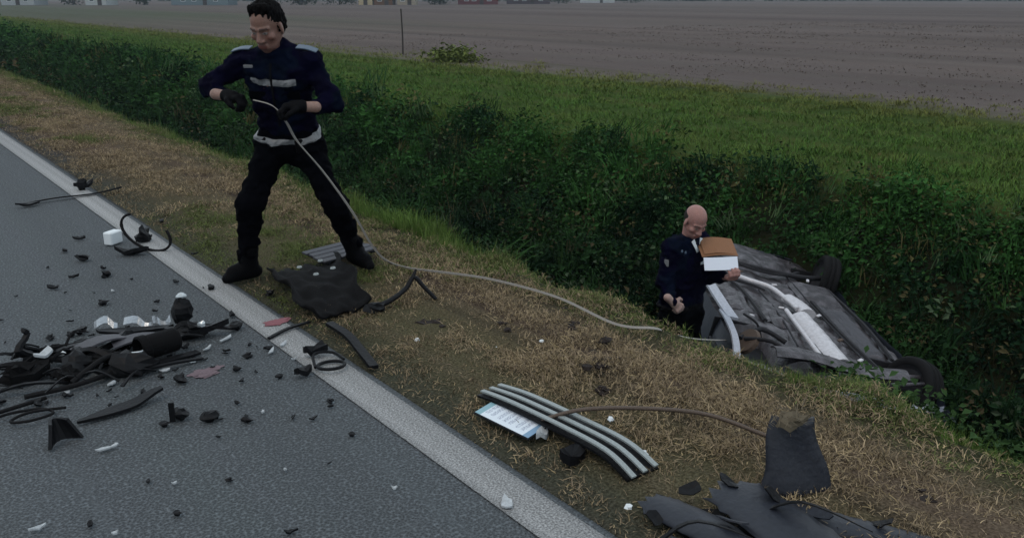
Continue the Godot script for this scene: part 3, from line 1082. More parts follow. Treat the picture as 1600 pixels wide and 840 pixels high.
	# white duty belt with pouches
	commit(band_on(JF, J.W - U * .055, S, Fw, U, -PI, PI, .017, .005, -.018, TF), M.band, "belt", t)
	for a in [-.95, .75]:
		var d: Vector3 = S * sin(a) + Fw * cos(a)
		var p := JF.out_from(J.W - U * .095, d)
		var ps := new_st()
		box(ps, p + d * .022, Vector3(.07, .085, .035), Basis(d.cross(U).normalized() * -1.0, U, d), .008)
		commit(flat_done(ps), M.leather, "pouch", t)
	# boots
	for q in [[J.RA, Vector3(-.80, -.06, .02), "RK"], [J.LA, Vector3(.10, -.10, .75), "LK"]]:
		var os := new_st()
		var a: Vector3 = q[0]
		var d: Vector3 = q[1].normalized()
		var BF := Field.new(a - Vector3(.30, .12, .30), a + Vector3(.30, .22, .30), .007, 110.0)
		BF.bone(a, a.lerp(J[q[2]], .32), .050, .056)
		BF.bone(a + Vector3(0, -.030, 0) - d * .045, a + d * .135 + Vector3(0, -.034, 0), .039, .034)
		BF.bone(a + Vector3(0, .01, 0), a + d * .10, .046, .038)
		var gy := a.y - .068
		BF.close(null, func(p: Vector3) -> float: return gy - p.y)
		BF.mesh(os)
		commit(os, M.leather, "boot", t)

# the bald officer in the ditch with the folder
func build_ditch_officer() -> void:
	var base := Vector3(4.96, -1.58, -4.36)
	var t := thing("person", "bald person in navy uniform standing in the ditch reading papers beside the overturned car", "person", base)
	var J := {"HC": Vector3(4.950, .068, -4.275), "NB": Vector3(4.964, -.085, -4.335), "CH": Vector3(4.968, -.27, -4.37), "W": Vector3(4.972, -.50, -4.385), "P": Vector3(4.975, -.64, -4.38), "RS": Vector3(4.785, -.120, -4.335), "LS": Vector3(5.135, -.135, -4.365), "RE": Vector3(4.715, -.375, -4.325), "RW": Vector3(4.672, -.475, -4.205), "LE": Vector3(5.150, -.385, -4.255), "LW": Vector3(5.095, -.335, -4.075), "RH": Vector3(4.885, -.70, -4.375), "LH": Vector3(5.065, -.70, -4.385), "RK": Vector3(4.86, -1.10, -4.32), "LK": Vector3(5.10, -1.10, -4.36), "RA": Vector3(4.85, -1.56, -4.38), "LA": Vector3(5.11, -1.60, -4.42)}
	for q in J: J[q] -= base
	var U := Vector3.UP
	var S: Vector3 = (J.LS - J.RS).normalized()
	S = (S - U * S.dot(U)).normalized()
	var Fw := S.cross(U).normalized()
	if Fw.z < 0: Fw = -Fw
	var st := new_st()
	var skin := Color(.33, .175, .15)
	var B := Field.new(Vector3(-.42, .0, -.30), Vector3(.40, 1.78, .45), .018, 70.0)
	B.bone(J.CH - S * .06, J.CH + S * .06, .09, .09)
	B.bone(J.CH, J.P, .10, .11)
	B.bone(J.NB, J.CH, .05, .08)
	for s in ["R", "L"]:
		B.bone(J[s + "S"], J[s + "E"], .030, .026)
		B.bone(J[s + "E"], J[s + "W"], .026, .022)
		B.bone(J[s + "H"], J[s + "K"], .07, .048)
		B.bone(J[s + "K"], J[s + "A"], .045, .035)
		B.bone(J[s + "S"], J.NB, .030, .030)
	B.close()
	B.mesh(st, plain(skin))
	var hb := face_basis(Vector3(-.22, -.50, .82), Vector3(.05, 1, .1))
	var HF := Field.new(J.HC - Vector3(.16, .24, .16), J.HC + Vector3(.16, .16, .16), .0042, 190.0)
	head_bones(HF, J.HC, hb, J.NB, 0.99)
	HF.close()
	HF.mesh(st, skin_colour(J.HC, hb, skin, 0.99, .25))
	var RF := Field.new(J.RW - Vector3(.14, .22, .14), J.RW + Vector3(.14, .10, .16), .0045, 180.0)
	var rd := Vector3(.62, -.62, .28).normalized()
	RF.bone(J.RW - rd * .05, J.RW + rd * .03, .030, .026)
	hand_bones(RF, J.RW, rd, Vector3(.3, -.2, -1), Vector3(.5, .7, .1), .8, .85)
	RF.close()
	RF.mesh(st, plain(Color(.38, .26, .23)))
	var LF := Field.new(J.LW - Vector3(.15, .15, .15), J.LW + Vector3(.15, .15, .22), .0045, 180.0)
	var ld := Vector3(-.25, .15, .95).normalized()
	LF.bone(J.LW - ld * .05, J.LW + ld * .03, .030, .026)
	hand_bones(LF, J.LW, ld, Vector3(0, 1, -.1), Vector3(.9, .3, .2), .75)
	LF.close()
	LF.mesh(st, plain(skin))
	commit(st, M.skin, "body", t)
	# fringe of grey hair round the sides and back
	var hs := new_st()
	var HR := Field.new(J.HC - Vector3(.15, .16, .15), J.HC + Vector3(.15, .16, .15), .005, 150.0)
	HR.ball(J.HC + hb * Vector3(0, .024, -.020), hb, Vector3(.077, .078, .094))
	var hc: Vector3 = J.HC
	HR.close(null, func(p: Vector3) -> float:
		var q := Vector3((p - hc).dot(hb.x), (p - hc).dot(hb.y), (p - hc).dot(hb.z))
		return maxf(maxf(q.z + .012, q.y - .048), -.05 - q.y))
	HR.mesh(hs)
	commit(hs, M.hair_grey, "hair", t)
	var js := new_st()
	var JF := Field.new(Vector3(-.42, .72, -.32), Vector3(.40, 1.62, .42), .0095, 62.0)
	JF.bone(J.CH + U * .04 - S * .085, J.W - U * .10 - S * .08, .122, .116)
	JF.bone(J.CH + U * .04 + S * .085, J.W - U * .10 + S * .08, .122, .116)
	JF.bone(J.CH, J.W, .122, .132)
	JF.bone(J.RS, J.LS, .062, .062)
	JF.bone(J.NB - U * .02, J.RS, .062, .066)
	JF.bone(J.NB - U * .02, J.LS, .062, .066)
	JF.bone(J.NB - U * .02, J.NB + U * .012, .066, .064)
	for s in ["R", "L"]:
		JF.bone(J[s + "S"], J[s + "E"], .070, .056)
		JF.bone(J[s + "E"], J[s + "E"].lerp(J[s + "W"], 1.02), .056, .038)
	JF.close(fold_warp(.018, 2.4, 9.0))
	JF.mesh(js, navy_colour())
	commit(js, M.navy, "jacket", t)
	var ts := new_st()
	var TF := Field.new(Vector3(-.34, .02, -.25), Vector3(.36, 1.08, .30), .0105, 62.0)
	TF.bone(J.RH, J.LH, .115, .115)
	TF.bone(J.P - S * .05, J.P + S * .05, .118, .118)
	for s in ["R", "L"]:
		TF.bone(J[s + "H"], J[s + "K"], .098, .07)
		TF.bone(J[s + "K"], J[s + "A"], .07, .06)
	TF.close(fold_warp(.015, 1.6, 27.0))
	TF.mesh(ts)
	commit(ts, M.cloth_dark, "trousers", t)
	commit(band_on(JF, J.W - U * .10, S, Fw, U, -PI, PI, .022, .006, 0.0, TF), M.leather, "belt", t)
	# white collar, badge, shoulder stars and sleeve patch
	for s in [-1.0, 1.0]:
		var cs := new_st()
		var c: Vector3 = J.NB + U * .01
		var p0 := JF.out_from(c, (Fw * .75 + S * s * .6).normalized())
		var p1 := JF.out_from(c - U * .085, (Fw + S * s * .05).normalized())
		ribbon(cs, [p0 + Fw * .006 + U * .01, p0.lerp(p1, .5) + Fw * .012, p1 + Fw * .006], .036, .004, 3, 0.0, .5, Fw)
		commit(flat_done(cs), M.white_plastic, "collar", t)
	var bs := new_st()
	box(bs, JF.out_from(J.CH + U * .02 + S * .055, Fw) + Fw * .004, Vector3(.07, .026, .006), Basis(S, U, Fw), .002)
	commit(flat_done(bs), M.white_plastic, "name_badge", t)
	for q in [.25, .55]:
		var es := new_st()
		var p := JF.out_from(J.RS.lerp(J.NB, q - .2) - U * (.02 + .09 * q), (Fw + U * .4).normalized())
		lathe(es, [Vector2(0, .006), Vector2(.008, .006), Vector2(.014, 0)], p, Basis(S, Fw, -U), 5)
		commit(flat_done(es), M.band_blue, "star", t)
	var ps := new_st()
	var pp := JF.out_from(J.RS.lerp(J.RE, .35), (-S + Fw * .35).normalized())
	box(ps, pp, Vector3(.008, .05, .038), Basis(S, U, Fw), .002)
	commit(flat_done(ps), M.band, "sleeve_patch", t)
	for q in [J.RA, J.LA]:
		var os := new_st()
		var BF := Field.new(q - Vector3(.16, .10, .16), q + Vector3(.16, .20, .28), .008, 110.0)
		BF.bone(q, q + Vector3(0, .13, .01), .052, .058)
		BF.bone(q + Vector3(0, -.03, -.05), q + Vector3(0, -.032, .16), .044, .040)
		BF.close(null, func(p: Vector3) -> float: return q.y - .075 - p.y)
		BF.mesh(os)
		commit(os, M.leather, "boot", t)
	# the folder and papers he holds
	var f := thing("folder", "open brown folder with white papers held by the bald officer", "folder", Vector3(5.02, -.205, -4.07), -.55)
	var fs := new_st()
	panel(fs, 6, 4, func(u: float, v: float) -> Vector3: return Vector3((u - .5) * .27, .035 + v * .075 + .012 * sin(u * 3.0), -.02 - v * .16), .006)
	commit(flat_done(fs), M.folder, "cover", f)
	var wp := new_st()
	panel(wp, 6, 4, func(u: float, v: float) -> Vector3: return Vector3((u - .5) * .255, .034 - v * .085, -.012 + v * .045 + .006 * sin(u * 4.0)), .004)
	commit(flat_done(wp), M.paper, "sheet", f)
	var wq := new_st()
	panel(wq, 5, 2, func(u: float, v: float) -> Vector3: return Vector3((u - .46) * .25, .048 + v * .078 + .014 * sin(u * 3.2 + .3), -.03 - v * .155), .003)
	var sub := commit(flat_done(wq), M.folder, "sheet", f)
	sub.set_meta("label", "brown inner flap")

# ---------------------------------------------------------------- the overturned car
func car_body_ring(z: float, a: float) -> Vector3:   # a 0..1 round the shell from left edge over the roof to right edge
	var e := clampf((absf(z) - 1.45) / .45, 0, 1)
	var inset := .10 * e * e
	var deep := lerpf(-.98, -.62, smooth((absf(z + .1) - .75) / .6))
	var pts := [Vector2(-.77 + inset, -.01), Vector2(-.80 + inset, -.22), Vector2(-.80 + inset, -.45), Vector2(-.755 + inset, -.60), Vector2(-.57, deep), Vector2(0, deep - .03), Vector2(.57, deep), Vector2(.755 - inset, -.60), Vector2(.80 - inset, -.45), Vector2(.80 - inset, -.22), Vector2(.77 - inset, -.01)]
	var f := a * 10.0
	var i := mini(int(f), 9)
	var p: Vector2 = pts[i].lerp(pts[i + 1], f - i)
	var dent := noise_a.get_noise_3d(p.x * 3.0, p.y * 3.0, z * 3.0) * .05
	return Vector3(p.x * (1.0 + dent * .5), p.y + dent, z)

func floor_height(x: float, z: float) -> float:
	var y := 0.0
	var ax := absf(x)
	y -= .05 * smooth(1.0 - absf(x - .06) / .16) * (1.0 if z > -.6 else 0.3)      # exhaust tunnel
	for r in [-.52, -.33, .36, .56]:                                            # pressed ribs
		y += .018 * smooth(1.0 - absf(x - r) / .035) * smooth((.95 - absf(z + .15)) / .12)
	y += .03 * smooth((ax - .66) / .03) * smooth((.78 - ax) / .02) * smooth((.9 - absf(z)) / .1)   # sills
	for w in [[.62, 1.22], [-.60, 1.16], [.62, -1.25], [-.62, -1.25]]:          # wheel wells
		var q := maxf(absf(x - w[0]) / .20, absf(z - w[1]) / .36)
		y -= .26 * smooth((1.12 - q) / .2)
	if z < -1.0:                                                                # spare wheel tub
		var q := Vector2((x + .08) / .42, (z + 1.48) / .36).length()
		y += .07 * smooth((1.12 - q) / .25)
	if z > 1.3: y -= .14 * smooth((z - 1.3) / .12) * smooth((.6 - ax) / .1)
	y += noise_a.get_noise_2d(x * 4.0, z * 4.0) * .03 + noise_b.get_noise_2d(x * 2.0, z * 2.0) * .012
	y -= .07 * pow(smooth((ax - .55) / .21), 2.0)
	return y

func wheel(parent: Node3D, c: Vector3, axle: Vector3) -> void:
	var w := Node3D.new()
	w.name = "wheel"
	parent.add_child(w, true)
	w.position = c
	var y := axle.normalized()
	var x := y.cross(Vector3(.1, 0, 1)).normalized()
	var b := Basis(x, y, x.cross(y))
	var st := new_st()
	st.set_smooth_group(0)
	lathe(st, [Vector2(.185, -.075), Vector2(.20, -.085), Vector2(.238, -.085), Vector2(.255, -.068), Vector2(.26, -.03), Vector2(.252, -.028), Vector2(.252, -.020), Vector2(.26, -.018), Vector2(.26, .018), Vector2(.252, .020), Vector2(.252, .028), Vector2(.26, .03), Vector2(.255, .068), Vector2(.238, .085), Vector2(.20, .085), Vector2(.185, .075)], Vector3.ZERO, b, 32)
	commit(flat_done(st), M.rubber, "tyre", w)
	var rs := new_st()
	lathe(rs, [Vector2(.0, .03), Vector2(.05, .04), Vector2(.07, .02), Vector2(.15, .035), Vector2(.19, .075), Vector2(.19, -.075), Vector2(.16, -.05), Vector2(.06, -.03), Vector2(.0, -.03)], Vector3.ZERO, b, 24)
	commit(flat_done(rs), M.under_dark, "rim", w)

func build_car() -> void:
	var t := thing("overturned_car", "dark wrecked car lying upside down in the ditch with its underbody showing", "car")
	t.transform = car_frame
	var st := new_st()
	st.set_smooth_group(0)
	var n := 30
	for j in n:
		var z0 := lerpf(-1.9, 1.9, float(j) / n)
		var z1 := lerpf(-1.9, 1.9, float(j + 1) / n)
		for i in 20:
			quad(st, car_body_ring(z0, i / 20.0), car_body_ring(z0, (i + 1) / 20.0), car_body_ring(z1, (i + 1) / 20.0), car_body_ring(z1, i / 20.0))
	for z in [-1.9, 1.9]:
		for i in 10: quad(st, car_body_ring(z, i / 20.0), car_body_ring(z, (i + 1) / 20.0), car_body_ring(z, 1.0 - (i + 1) / 20.0), car_body_ring(z, 1.0 - i / 20.0))
	commit(flat_done(st), M.car_paint, "body", t)
	# floor pan
	var fs := new_st()
	fs.set_smooth_group(0)
	var nx := 44
	var nz := 96
	for j in nz:
		for i in nx:
			var v := []
			for q in [[0, 0], [1, 0], [1, 1], [0, 1]]:
				var x := lerpf(-.76, .76, float(i + q[0]) / nx)
				var z := lerpf(-1.88, 1.78, float(j + q[1]) / nz)
				v.append(Vector3(x, floor_height(x, z), z))
			quad(fs, v[0], v[1], v[2], v[3])
	commit(flat_done(fs), M.under, "floor_pan", t)
	# dark liners in the wells
	for w in [[.60, 1.22, .19], [-.56, 1.05, .26], [.62, -1.25, .17]]:
		var ls := new_st()
		box(ls, Vector3(w[0], -.18, w[1]), Vector3(w[2] * 2.0, .03, .66), Basis(), .01)
		box(ls, Vector3(w[0], -.10, w[1] - .33), Vector3(w[2] * 2.0, .20, .02), Basis(), .005)
		commit(flat_done(ls), M.under_dark, "wheel_liner", t)
	# side window openings, dark
	for s in [-1.0, 1.0]:
		for q in [[-.55, .30], [.28, .34]]:
			var ws := new_st()
			panel(ws, 4, 3, func(u: float, v: float) -> Vector3: return Vector3(s * lerpf(.775, .60, v), lerpf(-.61, -.90, v), q[0] + (u - .5) * 2.0 * q[1] * (1.0 - v * .2)), .012)
			commit(flat_done(ws), M.glass_dark, "window", t)
	# pale sill strip and torn wing edge on the near side
	var ss := new_st()
	ribbon(ss, [Vector3(-.735, .035, -.95), Vector3(-.735, .045, -.2), Vector3(-.72, .045, .45), Vector3(-.70, .04, .80)], .095, .02, 6)
	commit(flat_done(ss), M.sill, "sill", t)
	var es := new_st()
	ribbon(es, [Vector3(-.745, .03, .62), Vector3(-.765, .05, .95), Vector3(-.79, .05, 1.3), Vector3(-.80, -.02, 1.52), Vector3(-.78, -.16, 1.60)], .06, .014, 6, .5)
	commit(flat_done(es), M.sill, "wing_edge", t)
	# exhaust: pipe, two boxes, heat shield
	var ps := new_st()
	ps.set_smooth_group(0)
	tube(ps, [Vector3(-.40, .03, -.62), Vector3(-.28, .05, -.46), Vector3(-.10, .05, -.38), Vector3(-.02, .05, -.10), Vector3(.02, .05, .15)], .024, 6, 10)
	commit(flat_done(ps), M.under_pale, "exhaust_pipe", t)
	ps = new_st()
	ps.set_smooth_group(0)
	tube(ps, [Vector3(-.10, .04, .22), Vector3(-.11, .045, .7), Vector3(-.11, .04, 1.32)], .020, 5, 10)
	commit(flat_done(ps), M.under_pale, "exhaust_pipe", t)
	var bs := new_st()
	bs.set_smooth_group(0)
	sweep(bs, curve([Vector3(.02, .035, -.16), Vector3(.07, .04, .0), Vector3(.10, .04, .20)], 5), ring_prof(.075, .05, 14))
	commit(flat_done(bs), M.under_pale, "silencer", t)
	var hs := new_st()
	panel(hs, 8, 14, func(u: float, v: float) -> Vector3: return Vector3(.035 + (u - .5) * .19 + v * .03, .015 + .055 * sin(u * PI) + .006 * sin(v * 40.0), lerpf(.26, 1.30, v)), .006)
	commit(flat_done(hs), M.under_pale, "heat_shield", t)
	# dark strips added as shade along the floor seams, plastic covers and small brackets
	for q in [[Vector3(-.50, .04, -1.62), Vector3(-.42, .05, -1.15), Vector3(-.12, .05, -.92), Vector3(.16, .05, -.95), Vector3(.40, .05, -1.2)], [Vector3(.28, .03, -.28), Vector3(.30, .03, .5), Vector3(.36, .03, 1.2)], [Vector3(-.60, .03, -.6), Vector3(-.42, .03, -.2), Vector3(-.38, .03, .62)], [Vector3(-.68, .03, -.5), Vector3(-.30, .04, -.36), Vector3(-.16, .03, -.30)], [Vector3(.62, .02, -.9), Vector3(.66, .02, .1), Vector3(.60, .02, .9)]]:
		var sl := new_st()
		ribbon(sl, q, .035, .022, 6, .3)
		commit(flat_done(sl), M.under_dark, "seam_shade_strip", t)
	for q in [[.33, .58, -.22, .86], [-.36, -.17, .0, .60], [-.62, -.42, -.15, .42]]:
		var cv := new_st()
		panel(cv, 6, 12, func(u: float, v: float) -> Vector3:
			var e := smooth(minf(minf(u, 1 - u), minf(v, 1 - v)) / .12)
			var x := lerpf(q[0], q[1], u)
			var z := lerpf(q[2], q[3], v)
			return Vector3(x, maxf(floor_height(x, z), -.03) + .004 + .022 * e, z), .006)
		commit(flat_done(cv), M.grey_plastic if q[0] > 0.0 else M.under, "floor_cover", t)
	for q in [[-.02, -.52], [.20, .18], [-.14, .20], [.21, .75], [-.06, 1.25], [.24, 1.15], [-.30, -.75], [.44, -.98], [-.5, .62], [.08, -1.48]]:
		var br := new_st()
		box(br, Vector3(q[0], .045, q[1]), Vector3(.05, .016, .03), Basis.from_euler(Vector3(0, q[0] * 3.0, .2)), .006)
		commit(flat_done(br), M.under_pale if int(q[1] * 100.0) % 2 == 0 else M.rust, "bracket", t)
	# pipes, tank, braces
	for q in [[Vector3(.24, .03, -1.0), Vector3(.24, .035, .2), Vector3(.30, .03, 1.2)], [Vector3(-.22, .025, -.3), Vector3(-.20, .03, .4), Vector3(-.24, .03, 1.1)]]:
		var ls := new_st()
		tube(ls, q, .008, 5, 6)
		commit(flat_done(ls), M.under_dark, "brake_line", t)
	var ks := new_st()
	panel(ks, 10, 8, func(u: float, v: float) -> Vector3:
		var e := smooth(minf(minf(u, 1 - u), minf(v, 1 - v)) / .2)
		return Vector3(lerpf(.20, .62, u), .0 + .07 * e, lerpf(-.88, -.30, v)), .01)
	commit(flat_done(ks), M.under, "fuel_tank", t)
	var ax := new_st()
	tube(ax, [Vector3(-.62, .02, -1.18), Vector3(-.3, .05, -1.02), Vector3(.3, .05, -1.02), Vector3(.66, .04, -1.22)], .024, 6, 10)
	commit(flat_done(ax), M.under_dark, "rear_axle", t)
	var cm := new_st()
	panel(cm, 14, 4, func(u: float, v: float) -> Vector3: return Vector3(lerpf(-.50, .55, u), .03 + .035 * sin(v * PI) + .02 * sin(u * 7.0), lerpf(1.22, 1.42, v) - .10 * (u - .5)), .012)
	commit(flat_done(cm), M.under, "crossmember", t)
	var da := new_st()
	tube(da, [Vector3(.30, .0, 1.36), Vector3(.52, .02, 1.26), Vector3(.74, .04, 1.21)], .022, 5, 8)
	commit(flat_done(da), M.under, "drive_shaft", t)
	da = new_st()
	tube(da, [Vector3(.34, .03, 1.52), Vector3(.55, .03, 1.40), Vector3(.72, .03, 1.30)], .015, 4, 7)
	commit(flat_done(da), M.under, "drive_shaft", t)
	var wi := new_st()
	tube(wi, [Vector3(-.32, .02, 1.05), Vector3(-.50, .05, .95), Vector3(-.68, -.02, 1.08)], .02, 4, 7)
	tube(wi, [Vector3(-.34, .01, 1.35), Vector3(-.50, .07, 1.26), Vector3(-.66, .0, 1.12)], .016, 4, 7)
	commit(flat_done(wi), M.under_dark, "broken_suspension", t)
	wi = new_st()
	tube(wi, [Vector3(-.44, -.06, .82), Vector3(-.52, .06, .86), Vector3(-.62, .09, .78)], .010, 4, 6)
	commit(flat_done(wi), M.under_dark, "torn_hose", t)
	wi = new_st()
	lathe(wi, [Vector2(0, .03), Vector2(.10, .03), Vector2(.11, .0), Vector2(0, -.01)], Vector3(-.62, -.02, 1.12), Basis.from_euler(Vector3(.5, 0, 1.0)), 16)
	commit(flat_done(wi), M.rust, "brake_disc", t)
	var en := new_st()
	lump(en, Vector3(.02, -.06, 1.58), Vector3(.30, .10, .14), .22, 5, 10, 6)
	lump(en, Vector3(-.32, -.05, 1.56), Vector3(.12, .10, .12), .3, 6, 8, 6)
	commit(flat_done(en), M.under_dark, "engine", t)
	var nb := new_st()
	panel(nb, 18, 6, func(u: float, v: float) -> Vector3:
		var x := lerpf(-.74, .74, u)
		return Vector3(x, .0 - v * .22 + noise_b.get_noise_2d(u * 20.0, v * 9.0) * .04, 1.80 - .20 * pow(absf(x) / .74, 3.0) + noise_b.get_noise_2d(v * 20.0, u * 9.0) * .05), .012)
	commit(flat_done(nb), M.sill, "crumpled_front", t)
	var rb := new_st()
	panel(rb, 18, 4, func(u: float, v: float) -> Vector3:
		var x := lerpf(-.76, .76, u)
		return Vector3(x, .02 - v * .30, -1.93 + .16 * pow(absf(x) / .76, 3.0) - .05 * sin(v * PI)), .02)
	commit(flat_done(rb), M.bumper_paint, "rear_bumper", t)
	wheel(t, Vector3(.70, .02, -1.25), Vector3(1, -.05, .12))
	wheel(t, Vector3(.68, -.10, 1.16), Vector3(1, -.25, -.30))
	wheel(t, Vector3(-.70, -.02, -1.25), Vector3(-1, -.05, .05))

# ---------------------------------------------------------------- crash debris
func debris(called: String, label: String, category: String, at: Vector3, deg: float, m: Material, st: SurfaceTool, group := "") -> Node3D:
	var mi := commit(flat_done(st), m, called)
	mi.position = at
	mi.rotation.y = deg_to_rad(deg)
	tag(mi, label, category, group)
	return mi

func on_verge(x: float, z: float, up := 0.0) -> Vector3:
	return Vector3(x, (height(x, z) if x > 1.82 else 0.006) + up, z)

func arc_pts(c: Vector3, u: Vector3, v: Vector3, r: float, a0: float, a1: float, n: int) -> Array:
	var o := []
	for i in n + 1:
		var a := lerpf(a0, a1, float(i) / n)
		o.append(c + (u * cos(a) + v * sin(a)) * r)
	return o

func build_debris() -> void:
	var st := new_st()
	# --- the far strip across the line
	ribbon(st, [Vector3(-.36, .012, .06), Vector3(-.1, .02, .02), Vector3(.2, .012, 0), Vector3(.45, .03, -.05)], .035, .012, 5, .4)
	debris("trim_strip", "long thin black trim strip lying across the white line beyond the hoop", "car part", Vector3(1.52, .006, -8.25), 0, M.black, st)
	st = new_st()
	shard(st, 4, .20, .09, .03, .05)
	lump(st, Vector3(-.02, .05, 0), Vector3(.05, .05, .03), .3, 3)
	debris("plastic_bracket", "jagged black bracket beside the far trim strip on the line", "car part", Vector3(1.72, .006, -8.55), 20, M.black, st)
	st = new_st()
	shard(st, 5, .24, .07, .015, .02)
	debris("plastic_sliver", "flat black sliver left of the far trim strip", "car part", Vector3(1.20, .006, -8.12), 10, M.black, st)
	# --- the open hoop
	st = new_st()
	var hu := Vector3(.80, 0, .60)
	var hv := Vector3(-.30, .80, -.38).normalized()
	var hc := Vector3(.0, .125, .0)
	var hoop := arc_pts(hc, hu, hv, .145, 1.75, 2.0 * PI + .10, 22)
	sweep(st, curve(hoop, 2), ring_prof(.012, .009, 6))
	debris("rubber_hoop", "black C-shaped rubber hoop standing on the white line", "car part", Vector3(1.58, .006, -6.15), 0, M.rubber, st)
	st = new_st()
	shard(st, 8, .26, .10, .025, .03)
	debris("plastic_fragment", "flat black piece under the standing rubber hoop", "car part", Vector3(1.47, .006, -6.10), -25, M.black, st)
	st = new_st()
	lump(st, Vector3(0, .05, 0), Vector3(.055, .06, .04), .4, 12)
	shard(st, 9, .16, .05, .012, .02)
	debris("plastic_fragment", "small black lump lying inside the rubber hoop", "car part", Vector3(1.62, .006, -6.38), 30, M.black, st)
	st = new_st()
	box(st, Vector3(0, .045, 0), Vector3(.115, .09, .07), Basis(), .008)
	debris("white_box", "small white plastic box left of the rubber hoop", "box", Vector3(1.44, .006, -6.47), 35, M.white_plastic, st)
	# --- main heap on the carriageway
	st = new_st()
	lathe(st, [Vector2(0, .0), Vector2(.052, .0), Vector2(.058, .012), Vector2(.058, .15), Vector2(.064, .155), Vector2(.064, .19), Vector2(.055, .195), Vector2(.050, .15), Vector2(0, .15)], Vector3(0, .064, 0), Basis.from_euler(Vector3(0, 0, PI * .5)) * Basis.from_euler(Vector3(0, .0, 0)), 22)
	debris("filter_housing", "dark round barrel-shaped housing lying on its side in the heap", "car part", Vector3(1.16, .006, -4.20), 12, M.black_matt, st)
	st = new_st()
	lump(st, Vector3(0, .075, 0), Vector3(.052, .072, .05), .18, 21, 10, 8)
	debris("lamp_socket", "upright black lump with a pale tip at the right end of the heap", "car part", Vector3(1.28, .03, -4.48), 0, M.black, st)
	st = new_st()
	lump(st, Vector3(0, .01, 0), Vector3(.027, .016, .02), .25, 22)
	debris("lens_chip", "pale clear chip on top of the upright black lump", "car part", Vector3(1.285, .178, -4.48), 0, M.clear_lens, st)
	st = new_st()
	shard(st, 23, .30, .13, .03, .03, .5)
	lump(st, Vector3(-.05, .04, 0), Vector3(.06, .045, .05), .4, 24)
	ribbon(st, [Vector3(-.16, .05, -.03), Vector3(0, .06, .02), Vector3(.15, .03, .01)], .03, .01)
	debris("broken_bracket", "angular black bracket beneath the upright lump", "car part", Vector3(1.31, .006, -4.33), -18, M.black, st)
	st = new_st()
	shard(st, 25, .05, .03, .015, .01)
	debris("lens_chip", "bright clear chip lying on the angular black bracket", "car part", Vector3(1.30, .075, -4.26), 0, M.clear_lens, st)
	for q in [[.96, -4.72, -20.0, .11, 31], [1.10, -4.63, -32.0, .14, 32], [1.20, -4.58, -10.0, .09, 33]]:
		st = new_st()
		var ss: int = q[4]
		panel(st, 7, 3, func(u: float, v: float) -> Vector3: return Vector3((u - .5) * q[3], .035 + .02 * sin(u * 5.0 + ss) - .03 * v, (v - .5) * .028 + .016 * sin(u * 9.0 + ss)), .004)
		debris("reflector_strip", ["crumpled chrome strip at the top left of the heap", "crumpled chrome strip behind the barrel housing", "short chrome strip touching the barrel housing"][ss - 31], "car part", Vector3(q[0], .02, q[1]), q[2], M.chrome, st)
	st = new_st()
	shard(st, 34, .46, .09, .014, .015, .5)
	debris("broken_panelling", "long black broken panel under the chrome strips", "car part", Vector3(1.08, .006, -4.56), -24, M.black, st)
	st = new_st()
	panel(st, 6, 5, func(u: float, v: float) -> Vector3: return Vector3((u - .5) * .26, .03 + .03 * sin(u * 3.0) + .02 * v, (v - .5) * .14), .008)
	debris("broken_panelling", "flat purplish grey panel in the middle of the heap", "car part", Vector3(.86, .02, -4.36), 8, M.grey_plastic, st)
	st = new_st()
	panel(st, 6, 4, func(u: float, v: float) -> Vector3: return Vector3((u - .5) * .22, .05 + .02 * sin(u * 3.0), (v - .5) * .10), .008)
	debris("broken_panelling", "small grey panel left of the barrel housing", "car part", Vector3(1.00, .02, -4.28), -6, M.grey_plastic, st)
	# jagged upright at the left end
	st = new_st()
	panel(st, 6, 8, func(u: float, v: float) -> Vector3: return Vector3((u - .5) * lerpf(.15, .02, pow(v, .7)) + .03 * sin(v * 9.0), .01 + v * .155, .02 * sin(u * 6.0) - .02 * v), .012)
	debris("jagged_fragment", "jagged black fragment standing up at the left end of the heap", "car part", Vector3(.555, .006, -4.45), 35, M.black, st)
	st = new_st()
	lump(st, Vector3(-.05, .04, 0), Vector3(.07, .045, .05), .4, 41)
	shard(st, 42, .30, .12, .04, .04, .5)
	debris("black_chunk", "bulky black chunk at the left foot of the heap", "car part", Vector3(.52, .006, -4.25), 15, M.black_matt, st)
	st = new_st()
	shard(st, 43, .12, .07, .012, .02)
	debris("grey_flake", "pale grey flake on the left black chunk", "car part", Vector3(.60, .07, -4.34), 30, M.pale_plastic, st)
	# hoses in the heap
	var hoses := [[[Vector3(-.22, .02, .02), Vector3(-.1, .05, -.05), Vector3(.05, .03, .02), Vector3(.2, .05, -.03)], .016, .70, -4.30, "looped black hose at the left of the heap"], [[Vector3(-.15, .02, .05), Vector3(0, .07, 0), Vector3(.12, .05, -.06), Vector3(.22, .02, .02)], .013, .80, -4.12, "arched black hose in the middle of the heap"], [[Vector3(-.2, .015, 0), Vector3(0, .02, .03), Vector3(.2, .02, -.01)], .012, .66, -4.05, "low black hose along the front of the heap"], [[Vector3(-.12, .02, 0), Vector3(.0, .04, .04), Vector3(.16, .02, .03)], .010, .62, -4.55, "thin black hose behind the heap"]]
	for q in hoses:
		st = new_st()
		tube(st, q[0], q[1], 5, 8)
		debris("hose", q[4], "hose", Vector3(q[2], .006, q[3]), 5, M.rubber, st)
	var lumps := [[.72, -4.25, .09, 51, "ribbed black lump among the hoses"], [.84, -4.22, .075, 52, "black lump in front of the grey panel"], [.90, -4.05, .10, 53, "largest black chunk at the front right of the heap"], [.78, -4.40, .06, 54, "small black lump behind the hoses"], [.98, -4.42, .07, 55, "black lump behind the barrel housing"], [.66, -4.16, .06, 56, "black lump beside the front hose"]]
